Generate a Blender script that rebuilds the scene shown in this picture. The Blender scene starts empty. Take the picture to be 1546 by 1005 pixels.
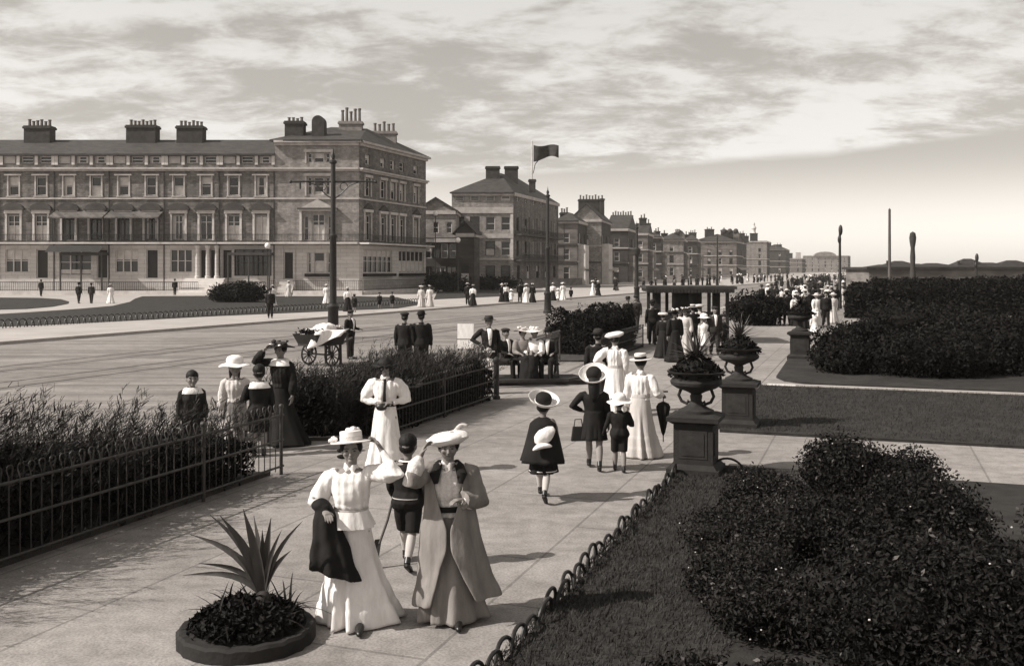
import bpy, bmesh, math, random
from mathutils import Vector, Matrix, noise
PI = math.pi
R = math.radians
rnd = random.Random(7)
SC = bpy.context.scene
COL = SC.collection
# ---- camera model: level view camera with a dropped lens, eye 2.8 m above the promenade ----
F, HZ, CX, CH = 1500.0, 406.0, 773.0, 2.8
def G(px, py, z=0.0):
    Y = F * (CH - z) / (py - HZ)
    return Vector(((px - CX) * Y / F, Y, z))
def WX(px, Y): return (px - CX) * Y / F
def WZ(py, Y): return CH + (HZ - py) * Y / F

# ---------------------------------------------------------------- mesh builder
class MB:
    def __init__(s): s.v = []; s.f = []
    def add(s, vs, fs):
        o = len(s.v)
        s.v.extend([(v[0], v[1], v[2]) for v in vs])
        s.f.extend([tuple(i + o for i in f) for f in fs])
        return s
    def join(s, o): return s.add(o.v, o.f)
    def quad(s, a, b, c, d): return s.add([a, b, c, d], [(0, 1, 2, 3)])
    def box(s, x0, x1, y0, y1, z0, z1):
        return s.add([(x0,y0,z0),(x1,y0,z0),(x1,y1,z0),(x0,y1,z0),(x0,y0,z1),(x1,y0,z1),(x1,y1,z1),(x0,y1,z1)],
                     [(0,3,2,1),(4,5,6,7),(0,1,5,4),(1,2,6,5),(2,3,7,6),(3,0,4,7)])
    def prism(s, poly, z0, z1):
        n = len(poly)
        vs = [(p[0], p[1], z0) for p in poly] + [(p[0], p[1], z1) for p in poly]
        fs = [tuple(range(n - 1, -1, -1)), tuple(range(n, 2 * n))]
        fs += [(i, (i + 1) % n, n + (i + 1) % n, n + i) for i in range(n)]
        return s.add(vs, fs)
    def bar(s, a, b, w, h=None):
        a = Vector(a); b = Vector(b); h = h or w
        d = (b - a).normalized()
        up = Vector((0, 0, 1)) if abs(d.z) < .95 else Vector((0, 1, 0))
        x = d.cross(up).normalized() * w / 2; y = x.cross(d).normalized() * h / 2
        vs = [a-x-y, a+x-y, a+x+y, a-x+y, b-x-y, b+x-y, b+x+y, b-x+y]
        return s.add(vs, [(0,1,2,3),(7,6,5,4),(0,4,5,1),(1,5,6,2),(2,6,7,3),(3,7,4,0)])
    def rings(s, rs, cap=True):
        n = len(rs[0]); vs = [v for r in rs for v in r]; fs = []
        for i in range(len(rs) - 1):
            for k in range(n):
                k2 = (k + 1) % n
                fs.append((i*n+k, i*n+k2, (i+1)*n+k2, (i+1)*n+k))
        if cap:
            fs.append(tuple(range(n - 1, -1, -1))); fs.append(tuple(range((len(rs)-1)*n, len(rs)*n)))
        return s.add(vs, fs)
    def tube(s, pts, rad, n=8, flat=1.0, cap=True):
        pts = [Vector(p) for p in pts]
        if not hasattr(rad, '__len__'): rad = [rad] * len(pts)
        rs = []; ref = None
        for i, p in enumerate(pts):
            d = (pts[min(i+1, len(pts)-1)] - pts[max(i-1, 0)]).normalized()
            if ref is None:
                ref = Vector((1, 0, 0)) if abs(d.x) < .8 else Vector((0, 1, 0))
            x = (ref - d * ref.dot(d)).normalized(); y = d.cross(x); ref = x
            rs.append([p + (x * math.cos(2*PI*k/n) + y * flat * math.sin(2*PI*k/n)) * rad[i] for k in range(n)])
        return s.rings(rs, cap)
    def capsule(s, pts, rad, n=8):
        pts = [Vector(p) for p in pts]
        if not hasattr(rad, '__len__'): rad = [rad] * len(pts)
        a = (pts[0] - pts[1]).normalized(); b = (pts[-1] - pts[-2]).normalized()
        P = [pts[0]+a*rad[0]*.9, pts[0]+a*rad[0]*.5] + pts + [pts[-1]+b*rad[-1]*.5, pts[-1]+b*rad[-1]*.9]
        Q = [rad[0]*.4, rad[0]*.85] + list(rad) + [rad[-1]*.85, rad[-1]*.4]
        return s.tube(P, Q, n)
    def ell(s, c, r, n=12, m=8, warp=None):
        c = Vector(c); rs = []
        for i in range(1, m):
            t = -PI/2 + PI*i/m; ring = []
            for k in range(n):
                a = 2*PI*k/n
                p = Vector((math.cos(a)*math.cos(t), math.sin(a)*math.cos(t), math.sin(t)))
                if warp: p = warp(p)
                ring.append(c + Vector((p.x*r[0], p.y*r[1], p.z*r[2])))
            rs.append(ring)
        o = len(s.v); s.rings(rs, False)
        bot = Vector((0,0,-1)); top = Vector((0,0,1))
        if warp: bot = warp(bot); top = warp(top)
        s.v.append(tuple(c + Vector((bot.x*r[0], bot.y*r[1], bot.z*r[2])))); s.v.append(tuple(c + Vector((top.x*r[0], top.y*r[1], top.z*r[2]))))
        nb = len(s.v) - 2; last = o + (m-2)*n
        for k in range(n):
            s.f.append((o+(k+1)%n, o+k, nb)); s.f.append((last+k, last+(k+1)%n, nb+1))
        return s
    def lathe(s, prof, n=24, c=(0,0,0), warp=None):
        rs = []
        for (r, z) in prof:
            ring = []
            for k in range(n):
                a = 2*PI*k/n
                rr = max(r, .0005); zz = z
                if warp: rr, zz = warp(a, rr, zz)
                ring.append((c[0]+rr*math.cos(a), c[1]+rr*math.sin(a), c[2]+zz))
            rs.append(ring)
        return s.rings(rs, True)
    def xf(s, M):
        s.v = [tuple(M @ Vector(v)) for v in s.v]; return s
    def build(s, name, m=None, parent=None, smooth=False, angle=40, label=None):
        me = bpy.data.meshes.new(name)
        me.from_pydata(s.v, [], s.f); me.update()
        if smooth:
            me.polygons.foreach_set('use_smooth', [True]*len(me.polygons))
            if angle: me.set_sharp_from_angle(angle=R(angle))
        o = bpy.data.objects.new(name, me); COL.objects.link(o)
        if m: me.materials.append(m)
        if parent: o.parent = parent
        if label: o['label'] = label
        return o

def tag(o, label, cat, group=None):
    o['label'] = label; o['category'] = cat
    if group: o['group'] = group
    return o
def thing(name, label, cat, loc=(0,0,0), rz=0, group=None):
    o = bpy.data.objects.new(name, None); COL.objects.link(o)
    o.location = loc; o.rotation_euler = (0, 0, rz); o.empty_display_size = .2
    return tag(o, label, cat, group)
def struct(name, mb, m, kind='structure', smooth=False):
    o = mb.build(name, m, None, smooth); o['kind'] = kind
    return o

_tmp = bpy.data.scenes.new('scratch')
def fuse(mb, voxel, it=3, disp=None):
    """join overlapping closed shells into one continuous surface"""
    me = bpy.data.meshes.new('t'); me.from_pydata(mb.v, [], mb.f); me.update()
    o = bpy.data.objects.new('t', me); _tmp.collection.objects.link(o)
    m = o.modifiers.new('r', 'REMESH'); m.mode = 'VOXEL'; m.voxel_size = voxel
    if it:
        m2 = o.modifiers.new('s', 'SMOOTH'); m2.factor = .5; m2.iterations = it
    with bpy.context.temp_override(scene=_tmp, view_layer=_tmp.view_layers[0]):
        dg = bpy.context.evaluated_depsgraph_get()
    r = bpy.data.meshes.new_from_object(o.evaluated_get(dg))
    out = MB(); out.v = [tuple(v.co) for v in r.vertices]; out.f = [tuple(p.vertices) for p in r.polygons]
    bpy.data.objects.remove(o); bpy.data.meshes.remove(me); bpy.data.meshes.remove(r)
    if disp:
        nv = []
        ns = [Vector((0,0,0)) for _ in out.v]
        for f in out.f:
            a, b, c = Vector(out.v[f[0]]), Vector(out.v[f[1]]), Vector(out.v[f[2]])
            n = (b-a).cross(c-a)
            for i in f: ns[i] += n
        for v, n in zip(out.v, ns):
            v = Vector(v)
            nv.append(tuple(v + n.normalized() * disp(v) if n.length > 0 else v))
        out.v = nv
    return out

# ---------------------------------------------------------------- materials (the world of a sepia print)
_mats = {}
def sep(v):
    k = min(1, max(0, v))
    return (v, v*(.885+.085*k), v*(.815+.135*k), 1)
def mat(name, v, rough=.85, var=.25, scale=3.0, stretch=(1,1,1), bump=0, bscale=40, spec=.3, detail=6, extra=None, coord='Object'):
    if name in _mats: return _mats[name]
    m = bpy.data.materials.new(name); m.use_nodes = True; nt = m.node_tree
    b = nt.nodes['Principled BSDF']; b.inputs['Roughness'].default_value = rough
    b.inputs['Specular IOR Level'].default_value = spec
    tc = nt.nodes.new('ShaderNodeTexCoord'); mp = nt.nodes.new('ShaderNodeMapping')
    mp.inputs['Scale'].default_value = stretch
    nt.links.new(tc.outputs[coord], mp.inputs['Vector'])
    nz = nt.nodes.new('ShaderNodeTexNoise'); nz.inputs['Scale'].default_value = scale; nz.inputs['Detail'].default_value = detail
    nz.inputs['Roughness'].default_value = .62
    nt.links.new(mp.outputs[0], nz.inputs['Vector'])
    cr = nt.nodes.new('ShaderNodeValToRGB')
    cr.color_ramp.elements[0].position = .3; cr.color_ramp.elements[1].position = .7
    cr.color_ramp.elements[0].color = sep(v*(1-var)); cr.color_ramp.elements[1].color = sep(min(.9, v*(1+var)))
    nt.links.new(nz.outputs['Fac'], cr.inputs[0])
    col = cr.outputs[0]
    if extra: col = extra(nt, tc, mp, col, b) or col
    nt.links.new(col, b.inputs['Base Color'])
    if bump:
        n2 = nt.nodes.new('ShaderNodeTexNoise'); n2.inputs['Scale'].default_value = bscale; n2.inputs['Detail'].default_value = 5
        nt.links.new(mp.outputs[0], n2.inputs['Vector'])
        bp = nt.nodes.new('ShaderNodeBump'); bp.inputs['Strength'].default_value = bump; bp.inputs['Distance'].default_value = .02
        nt.links.new(n2.outputs['Fac'], bp.inputs['Height']); nt.links.new(bp.outputs[0], b.inputs['Normal'])
    _mats[name] = m
    return m
def mixmul(nt, a, b, f=1.0):
    mx = nt.nodes.new('ShaderNodeMix'); mx.data_type = 'RGBA'; mx.blend_type = 'MULTIPLY'
    mx.inputs[0].default_value = f
    nt.links.new(a, mx.inputs[6]); nt.links.new(b, mx.inputs[7])
    return mx.outputs[2]
def bricks(sx, sz, mortar, dark, rot=None, ofs=.5, c2=1.0, msize=.02, f=1.0, axis='xz'):
    def ex(nt, tc, mp, col, b):
        sp = nt.nodes.new('ShaderNodeSeparateXYZ'); nt.links.new(tc.outputs['Object'], sp.inputs[0])
        cb = nt.nodes.new('ShaderNodeCombineXYZ')
        if axis == 'xz':      # wall: run along x+y, rise along z
            ad = nt.nodes.new('ShaderNodeMath'); ad.operation = 'ADD'
            nt.links.new(sp.outputs[0], ad.inputs[0]); nt.links.new(sp.outputs[1], ad.inputs[1])
            nt.links.new(ad.outputs[0], cb.inputs[0]); nt.links.new(sp.outputs[2], cb.inputs[1])
            src = cb.outputs[0]
        else:
            mm = nt.nodes.new('ShaderNodeMapping'); mm.inputs['Rotation'].default_value = (0,0,rot or 0)
            nt.links.new(tc.outputs['Object'], mm.inputs[0]); src = mm.outputs[0]
        br = nt.nodes.new('ShaderNodeTexBrick'); nt.links.new(src, br.inputs['Vector'])
        br.inputs['Scale'].default_value = 1; br.inputs['Brick Width'].default_value = sx; br.inputs['Row Height'].default_value = sz
        br.inputs['Mortar Size'].default_value = msize; br.offset = ofs; br.inputs['Mortar Smooth'].default_value = .2
        br.inputs['Color1'].default_value = (1,1,1,1); br.inputs['Color2'].default_value = (c2,c2,c2,1); br.inputs['Mortar'].default_value = (mortar,)*3+(1,)
        return mixmul(nt, col, br.outputs['Color'], f)
    return ex
def streak(sx, sy, lo, rot=0, sc=1.0, sz=1):
    def ex(nt, tc, mp, col, b):
        mm = nt.nodes.new('ShaderNodeMapping'); mm.inputs['Rotation'].default_value = (0,0,rot); mm.inputs['Scale'].default_value = (sx,sy,sz)
        nt.links.new(tc.outputs['Object'], mm.inputs[0])
        nz = nt.nodes.new('ShaderNodeTexNoise'); nz.inputs['Scale'].default_value = sc; nz.inputs['Detail'].default_value = 4
        nt.links.new(mm.outputs[0], nz.inputs['Vector'])
        cr = nt.nodes.new('ShaderNodeValToRGB'); cr.color_ramp.elements[0].position = .35; cr.color_ramp.elements[1].position = .6
        cr.color_ramp.elements[0].color = (lo,lo,lo,1)
        nt.links.new(nz.outputs['Fac'], cr.inputs[0])
        return mixmul(nt, col, cr.outputs[0])
    return ex
def chain(*fs):
    def ex(nt, tc, mp, col, b):
        for f in fs: col = f(nt, tc, mp, col, b)
        return col
    return ex
STREET = math.atan2(1, .42); PROM = math.atan2(1, .36)
def leafmat(name, v, var=.6, scale=2.5, spec=.25):
    m = mat(name, v, rough=.6, var=var, scale=scale, spec=spec)
    return m
M = {
 'road': mat('road', .27, .9, .18, .35, bump=.3, bscale=18, extra=chain(streak(.05, 1.6, .62, -STREET, 1.0), streak(2.5,2.5,.84,0,1.0), streak(14,14,.8,0,1), streak(.02,5,.8,-STREET,1))),
 'paving': mat('paving', .34, .9, .13, .5, bump=.25, bscale=30, extra=chain(bricks(2.6, 1.5, .62, 0, rot=-(PROM), axis='xy', c2=.9, msize=.016), streak(6, 6, .84, 0, 1.0), streak(.35,.35,.82,0,1), streak(45,45,.7,0,1), streak(1.5,1.5,.84,0,1), streak(.8,4,.86,-PROM,1))),
 'pavement': mat('pavement', .33, .9, .15, .4, bump=.2, bscale=20),
 'kerb': mat('kerb', .36, .85, .15, 2),
 'grass': mat('grass', .026, .95, .45, 1.2, bump=.6, bscale=60, extra=streak(5,5,.6,0,1)),
 'soil': mat('soil', .04, .95, .4, 3, bump=.6, bscale=40),
 'ground': mat('ground', .2, .95, .2, .1),
 'sea': mat('sea', .12, .25, .2, .05),
 'brick': mat('brick', .22, .9, .42, 2.2, stretch=(1,1,1.6), detail=12, extra=chain(bricks(.6, .2, .55, 0, c2=.66, msize=.016), streak(.25,.25,.78,0,1), streak(1.1,1.1,.62,0,1,.12))),
 'brick_pale': mat('brick_pale', .31, .9, .34, 2.2, stretch=(1,1,1.6), detail=12, extra=chain(bricks(.5, .17, .75, 0, c2=.8, msize=.012), streak(.4,.4,.8,0,1), streak(1.1,1.1,.7,0,1,.12))),
 'brick_dark': mat('brick_dark', .06, .9, .4, .8, stretch=(.6,.6,3), detail=10, extra=streak(.5,.5,.7,0,1)),
 'brick_mid': mat('brick_mid', .17, .9, .35, .8, stretch=(.6,.6,3), detail=10, extra=streak(.5,.5,.7,0,1)),
 'stucco': mat('stucco', .5, .8, .15, .7, stretch=(1,1,2), extra=bricks(1.4, .42, .6, 0, c2=.93, msize=.02)),
 'limewash': mat('limewash', .62, .8, .1, 2), 'stone': mat('stone', .5, .85, .22, 1.2),
 'trim': mat('trim', .4, .85, .25, 1.2),
 'trim_dark': mat('trim_dark', .06, .85, .3, 1.2),
 'slate': mat('slate', .05, .7, .4, 1.2, stretch=(1,1,3), extra=bricks(.5,.32,.6,0,c2=.75,msize=.02)),
 'chimney': mat('chimney', .04, .9, .4, 2),
 'chimney_pale': mat('chimney_pale', .2, .9, .3, 2),
 'pot': mat('pot', .13, .8, .2, 3),
 'glass': mat('glass', .012, .12, .2, 1, spec=.5),
 'frame': mat('frame', .5, .7, .1, 2),
 'frame_dark': mat('frame_dark', .05, .7, .2, 2),
 'blind': mat('blind', .5, .8, .2, 1.5),
 'door': mat('door', .025, .6, .2, 2),
 'iron': mat('iron', .018, .5, .4, 8, spec=.4),
 'iron_pale': mat('iron_pale', .035, .55, .5, 12, spec=.4),
 'pedestal': mat('pedestal', .018, .85, .4, 6, bump=.3, bscale=30),
 'urn': mat('urn', .02, .75, .45, 8, bump=.2, bscale=30),
 'canvas': mat('canvas', .34, .9, .2, 2),
 'awning': mat('awning', .12, .85, .25, 2, extra=bricks(.5, 5, .5, 0, c2=.5, msize=.01)),
 'wood': mat('wood', .07, .75, .35, 4, stretch=(1,1,.2)),
 'wood_dark': mat('wood_dark', .022, .7, .35, 4),
 'roof_dark': mat('roof_dark', .03, .7, .4, 3),
 'leaf': leafmat('leaf', .009, spec=.1), 'leaf2': leafmat('leaf2', .014, spec=.12), 'leaf_dark': leafmat('leaf_dark', .008, spec=.08),
 'leaf_glint': leafmat('leaf_glint', .06, .9, spec=.2), 'feathery': leafmat('feathery', .024, .7, spec=.15), 'petal': mat('petal', .5, .7, .3, 20),
 'agave': mat('agave', .05, .5, .4, 4, stretch=(4,4,1), spec=.4), 'bark': mat('bark', .04, .9, .3, 5),
 # people
 'skin': mat('skin', .19, .6, .06, 6, spec=.25), 'hair': mat('hair', .010, .65, .4, 30, stretch=(1,1,.25), spec=.2, bump=.4, bscale=60), 'hair_fair': mat('hair_fair', .07, .55, .4, 30, stretch=(1,1,.25)),
 'white': mat('white', .72, .9, .16, 9, stretch=(1,1,.3), bump=.5, bscale=16, spec=.1), 'cream': mat('cream', .46, .9, .16, 9, stretch=(1,1,.3), bump=.5, bscale=16, spec=.1),
 'lace': mat('lace', .55, .9, .18, 60, bump=.3, bscale=90, spec=.1),
 'linen': mat('linen', .2, .85, .25, 8, stretch=(1,1,.3), bump=.55, bscale=14, spec=.15), 'tweed': mat('tweed', .12, .9, .25, 40, spec=.1),
 'grey': mat('grey', .2, .9, .15, 8, bump=.1, bscale=20, spec=.1),
 'black': mat('black', .011, .85, .4, 5, bump=.15, bscale=22, spec=.2), 'navy': mat('navy', .018, .85, .3, 5, bump=.15, bscale=22, spec=.2),
 'charcoal': mat('charcoal', .03, .9, .3, 5, bump=.1, spec=.15),
 'leather': mat('leather', .012, .4, .3, 10, spec=.5), 'sock': mat('sock', .42, .9, .1, 10), 'stocking': mat('stocking', .22, .9, .1, 10),
 'straw': mat('straw', .58, .8, .12, 40, bump=.3, bscale=80), 'straw_dark': mat('straw_dark', .03, .8, .3, 40),
 'feather': mat('feather', .5, .9, .3, 30), 'eye': mat('eye', .02, .3, .1, 5), 'lip': mat('lip', .13, .6, .1, 5), 'stripe': mat('stripe', .4, .9, .1, 5, extra=bricks(.05, 9, .25, 0, c2=.35, msize=.0)),
}
# ================================================================ SETTING
U = Vector((.36, 1, 0)).normalized(); W = Vector((U.y, -U.x, 0)); O = Vector((.26, 8.25, 0))
def L(s, t, z=0): p = O + U*s + W*t; return Vector((p.x, p.y, z))      # promenade frame: along the walk, away from it
def PL(Y): return -3.13 + .36*(Y-13.6)
def PR(Y): return .26 + .36*(Y-8.25)
def KL(Y): return -19 + .436*(Y-40)      # far kerb of the carriageway
def KN(Y): return PL(Y) - 2.75           # near kerb
def EL(Y): return -23.3 + .497*(Y-48.8)  # edge of the far lawns
def sheet(name, pts, z, m, kind='structure', thick=0):
    mb = MB()
    if thick: mb.prism([(p[0], p[1]) for p in pts], z-thick, z)
    else: mb.add([(p[0], p[1], z) for p in pts], [tuple(range(len(pts)))])
    return struct(name, mb, m, kind)
def ccw(pts):
    a = sum(pts[i][0]*pts[(i+1)%len(pts)][1]-pts[(i+1)%len(pts)][0]*pts[i][1] for i in range(len(pts)))
    return pts if a > 0 else pts[::-1]
sheet('ground', [(-4000,-60),(4000,-60),(4000,5000),(-4000,5000)], -.3, M['ground'])
YF = 900
sheet('road', ccw([(KN(-40),-40),(KN(YF),YF),(KL(YF),YF),(KL(-40),-40)]), -.12, M['road'])
sheet('promenade', ccw([(KN(-40),-40),(PR(-40)+.05,-40),(PR(YF),YF),(KN(YF),YF)]), 0, M['paving'], thick=.25)
sheet('far_pavement', ccw([(KL(-40),-40),(KL(YF),YF),(KL(YF)-900,YF),(KL(-40)-300,-40)]), 0, M['pavement'], thick=.25)
# kerb stones stand 4 mm proud of the pavements
def strip(name, fx, y0, y1, w, z, m, thick=.2):
    return sheet(name, ccw([(fx(y0)-w/2,y0),(fx(y1)-w/2,y1),(fx(y1)+w/2,y1),(fx(y0)+w/2,y0)]), z, m, thick=thick)
strip('far_kerb', lambda y: KL(y)-.1, -30, 500, .34, .006, M['kerb'])
strip('near_kerb', lambda y: KN(y)+.1, -30, 500, .34, .006, M['kerb'])
# tram rails let into the road either side of the middle poles
def PC(Y): return -7.56 + .42*(Y-42)
rails = MB()
for off in (-2.5, -1.35, 1.35, 2.5):
    for k in (-.035, .035):
        a, b = -20, 420
        rails.box(0,0,0,0,0,0) if False else rails.prism(ccw([(PC(a)+off+k-.022,a),(PC(b)+off+k-.022,b),(PC(b)+off+k+.022,b),(PC(a)+off+k+.022,a)]), -.12, -.112)
struct('tram_track', rails, mat('rail_steel', .06, .45, .3, 5))
setts = MB()
for c in (-1.925, 1.925):
    a, b = -20, 420
    setts.add([(PC(a)+c-.95,a,-.1165),(PC(a)+c+.95,a,-.1165),(PC(b)+c+.95,b,-.1165),(PC(b)+c-.95,b,-.1165)], [(0,1,2,3)])
struct('track_bed', setts, mat('setts', .2, .9, .2, .8, extra=chain(streak(.05,2.2,.72,-STREET,1), bricks(.5,.25,.7,0,rot=-STREET,axis='xy',c2=.85,msize=.02))))
# sea far off to the right, behind the gardens
sheet('sea', [(120,60),(3500,60),(3500,4900),(900,4900),(430,1000)], -.25, M['sea'])
# far lawns, with the curving walk that crosses them
LW = .03
lawn = [G(-260,470),G(-60,474),G(60,471)] and None
def gp(lst): return ccw([tuple(G(*p)) for p in lst])
sheet('far_lawn', gp([(-170,500),(60,491),(330,477),(600,465.5),(640,459),(600,449),(545,447.5),(300,447),(215,447.5),(204,451),(196,456),(170,462),(120,466.5),(40,472),(-60,478),(-170,480)]), LW, M['grass'], thick=.05)
sheet('corner_lawn', gp([(-90,470),(40,466.5),(80,463),(103,458.5),(104,455.5),(92,452),(60,450),(-40,449),(-90,449)]), LW, M['grass'], thick=.05)
sheet('side_lawn', gp([(655,452),(776,446.5),(772,435),(700,436),(660,441)]), LW, M['grass'], thick=.05)
# planted strips between promenade and road (each with soil, gaps for the seats between)
def bed(y0, y1): return ccw([(PL(y0)-.12,y0),(PL(y1)-.12,y1),(KN(y1)+.35,y1),(KN(y0)+.35,y0)])
B1, B2, B3 = (2.0, 13.5), (16.2, 21.3), (30.0, 35.8)
for k, b in enumerate((B1, B2, B3)): sheet('planting_bed', bed(*b), .05, M['soil'], thick=.1)
# gardens on the right: lawns as low slabs, pale walks between them
sheet('garden_walk', ccw([PR(-40) and (PR(-40)+.05,-40),(PR(700),700),(PR(700)+75,700),(PR(-40)+75,-40)]), -.008, M['paving'], thick=.25)
def slab(name, st, m, z=.04, th=.06): return sheet(name, ccw([tuple(L(*p)) for p in st]), z, m, thick=th)
slab('garden_lawn', [(-12,.12),(6.35,.12),(6.35,40),(-12,40)], M['grass'])
slab('garden_lawn', [(9.45,.12),(16.45,.12),(16.3,40),(9.6,40)], M['grass'])
slab('garden_border', [(17.25,1.6),(17.4,1.0),(17.8,.55),(18.6,.28),(27.5,.12),(27.5,40),(17.1,40),(17.2,2.4)], M['grass'])
slab('garden_border', [(30.5,1.0),(75,3.4),(75,45),(30.5,45)], M['grass'])
slab('garden_walk_strip', [(55.0,2.5),(56.4,2.5),(56.4,40),(55.0,40)], M['paving'], .06, .06)
slab('walk_kerb', [(16.52,.9),(16.37,40),(16.5,40),(16.65,.9)], M['kerb'], .07, .1)
slab('garden_walk_top', [(16.67,.2),(17.2,.2),(17.05,40),(16.52,40)], mat('pale_gravel', .5,.9,.15,4), .0, .02)
# ================================================================ PEOPLE
POSES = {   # (upper-arm direction, forearm direction) for the +X arm; mirrored for the other
 'down': ((.17,.03,-1), (.05,-.22,-1)), 'swing': ((.15,-.3,-1), (.05,-.5,-1)), 'swingback': ((.17,.35,-1), (.08,.1,-1)),
 'hip': ((.75,.2,-.75), (-.62,-.5,-.35)), 'hat': ((.66,-.6,.1), (-.5,.42,.76)), 'hat2': ((.42,-.72,-.2), (-.22,.12,1)),
 'front': ((.28,-.12,-1), (-.85,-.62,-.12)), 'bend': ((.42,-.02,-1), (-.72,-.75,.18)), 'fore': ((.2,0,-1), (-.05,-1,-.12)),
 'back': ((.25,.25,-1), (-.8,.3,-.3)), 'lead': ((.32,-.05,-1), (.3,-.15,-1)), 'lap': ((.2,-.35,-1), (-.35,-1,-.1)), 'shade': ((.5,-.75,.12), (-.62,.1,.75)),
 'drape': ((.45,.12,-.9), (-.35,-.9,-.12)),
}
def warp_head(p):
    q = p.copy()
    if p.z < 0:
        k = -p.z
        q.x *= 1 - .32*k*k; q.y = q.y*(1 - .14*k) - .12*k
    if p.y > 0: q.y *= 1.08
    return q
class Fig: pass
def skel(H, child, seat, aL, aR, stride, spread=1.0):
    g = Fig(); g.H = H; g.child = child
    kh = .172 if child else .134
    g.hh = H*kh; g.chin = H-g.hh; B = g.chin; g.B = B
    wd = .112 if child else .105*spread
    g.sw = H*wd; g.dz = 0
    drop = 0
    if seat: drop = .57*B - seat - .03
    g.drop = drop
    z = lambda f: f*B - drop
    g.z = z
    g.zs = z(.947)
    g.arms = {}
    for s, pose in ((1, aL), (-1, aR)):
        up, fo = POSES[pose] if isinstance(pose, str) else pose
        up = Vector((up[0]*s, up[1], up[2])).normalized(); fo = Vector((fo[0]*s, fo[1], fo[2])).normalized()
        sh = Vector((s*g.sw, .005, g.zs-.012*H))
        el = sh + up*.178*H*(.95 if child else 1); wr = el + fo*.148*H
        g.arms[s] = (sh, el, wr, fo, up)
    g.legs = {}
    for s in (1, -1):
        hip = Vector((s*.052*H, 0, z(.575)))
        if seat:
            kn = hip + Vector((s*.02*H, -.26*H, .012*H)); an = Vector((kn.x, kn.y-.02*H, .04*H)); a2 = Vector((0,-1,0))
            an.z = max(.04*H, 0)
        else:
            th = stride*s
            lt, ls = z(.575)-z(.315), z(.315)-.045*H
            fwd = Vector((0, -math.sin(th), -math.cos(th)))
            kn = hip + fwd*lt
            th2 = th if th > 0 else th*1.9
            an = kn + Vector((0, -math.sin(th2), -math.cos(th2)))*ls
            if th >= 0: an.z = max(an.z, .045*H)
            a2 = Vector((0, -math.cos(th2*.8), math.sin(th2*.8) if th < 0 else 0))
            if th < 0: a2 = Vector((0, -math.cos(th2), math.sin(th2)))
        g.legs[s] = (hip, kn, an, a2)
    g.hc = Vector((0, -.008*H, g.z(1) + g.hh*.52))
    return g
def ering(cx, cy, z, rx, ry, n=20, fold=None, e=2.2):
    out = []
    for k in range(n):
        a = 2*PI*k/n
        c, s = math.cos(a), math.sin(a)
        f = 1 + (fold(a) if fold else 0)
        x = math.copysign(abs(c)**(2/e), c)*rx*f; y = math.copysign(abs(s)**(2/e), s)*ry*f
        out.append((cx+x, cy+y, z))
    return out
TORSO = [(.545,.088,.062,.0),(.60,.102,.072,.004),(.655,.09,.066,.0),(.705,.076,.056,-.004),(.76,.082,.06,-.004),(.83,.094,.07,-.008),(.895,.1,.066,-.002),(.942,.09,.05,.004),(.966,.05,.038,.004)]
def torso(g, lo, hi, grow=0.0, mult=1.0, n=20, man=False, hipmul=1.0, waist=1.0, e=2.2):
    H = g.H; rs = []
    for (f, rx, ry, oy) in TORSO:
        if f < lo-1e-6 or f > hi+1e-6: continue
        if man:
            rx = rx if f > .8 else .088 + (rx-.088)*.3; ry = max(ry, .06)
        if g.child: rx *= 1.02; ry *= 1.1; rx = max(rx, .08) if f < .9 else rx
        k = hipmul if f < .66 else (waist if f < .74 else 1)
        rs.append(ering(0, oy*H, g.z(f), rx*H*mult*k+grow, ry*H*mult*k+grow, n, e=e))
    return MB().rings(rs)
def hand(mb, g, s, curl=.9, fine=True):
    H = g.H; sh, el, wr, d, up = g.arms[s]
    side = d.cross(Vector((0,0,1)) if abs(d.z) < .9 else Vector((0,1,0))).normalized()
    nrm = d.cross(side).normalized()
    inward = Vector((-s, 0, 0))
    if abs(d.z) > .6: nrm = (inward - d*inward.dot(d)).normalized(); side = nrm.cross(d).normalized()
    elif nrm.z > 0: nrm = -nrm; side = nrm.cross(d).normalized()
    if side.dot(Vector((0,-1,0)) + Vector((-s*.4,0,.4))) < 0: side = -side   # thumb side faces forward
    hl = .104*H if not g.child else .11*H
    pl = hl*.5; pw = hl*.21
    n = 10 if fine else 6
    # palm: flattened loft
    rs = []
    for t, w_, th in ((-.1,.62,.62),(.12,.8,.62),(.55,1.05,.55),(1.0,1.0,.45)):
        c = wr + d*pl*t; ring = []
        for k in range(n):
            a = 2*PI*k/n
            ring.append(c + side*math.cos(a)*pw*w_ + nrm*math.sin(a)*pw*th)
        rs.append(ring)
    mb.rings(rs)
    base = wr + d*pl*.95
    for i, (o, ln) in enumerate(((.78,.88),(.27,1.0),(-.25,.93),(-.75,.72))):
        p = base + side*pw*o; L_ = hl*.5*ln; c1 = curl*(.25+.1*i)
        dd = (d + nrm*c1 + side*o*.08).normalized(); p1 = p + dd*L_*.45
        dd = (d + nrm*c1*2.6).normalized(); p2 = p1 + dd*L_*.33
        dd = (d + nrm*c1*4.5).normalized(); p3 = p2 + dd*L_*.24
        r = hl*.05
        mb.capsule([p - d*pl*.1, p1, p2, p3], [r*1.1, r*1.05, r*.95, r*.75], 6 if fine else 5)
    p = wr + d*pl*.25 + side*pw*.75
    dd = (d*.75 + side*.85 + nrm*.35).normalized(); p1 = p + dd*hl*.2
    dd = (d + side*.3 + nrm*.5).normalized(); p2 = p1 + dd*hl*.17
    mb.capsule([p - dd*hl*.03, p1, p2], [hl*.065, hl*.057, hl*.045], 6 if fine else 5)
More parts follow.
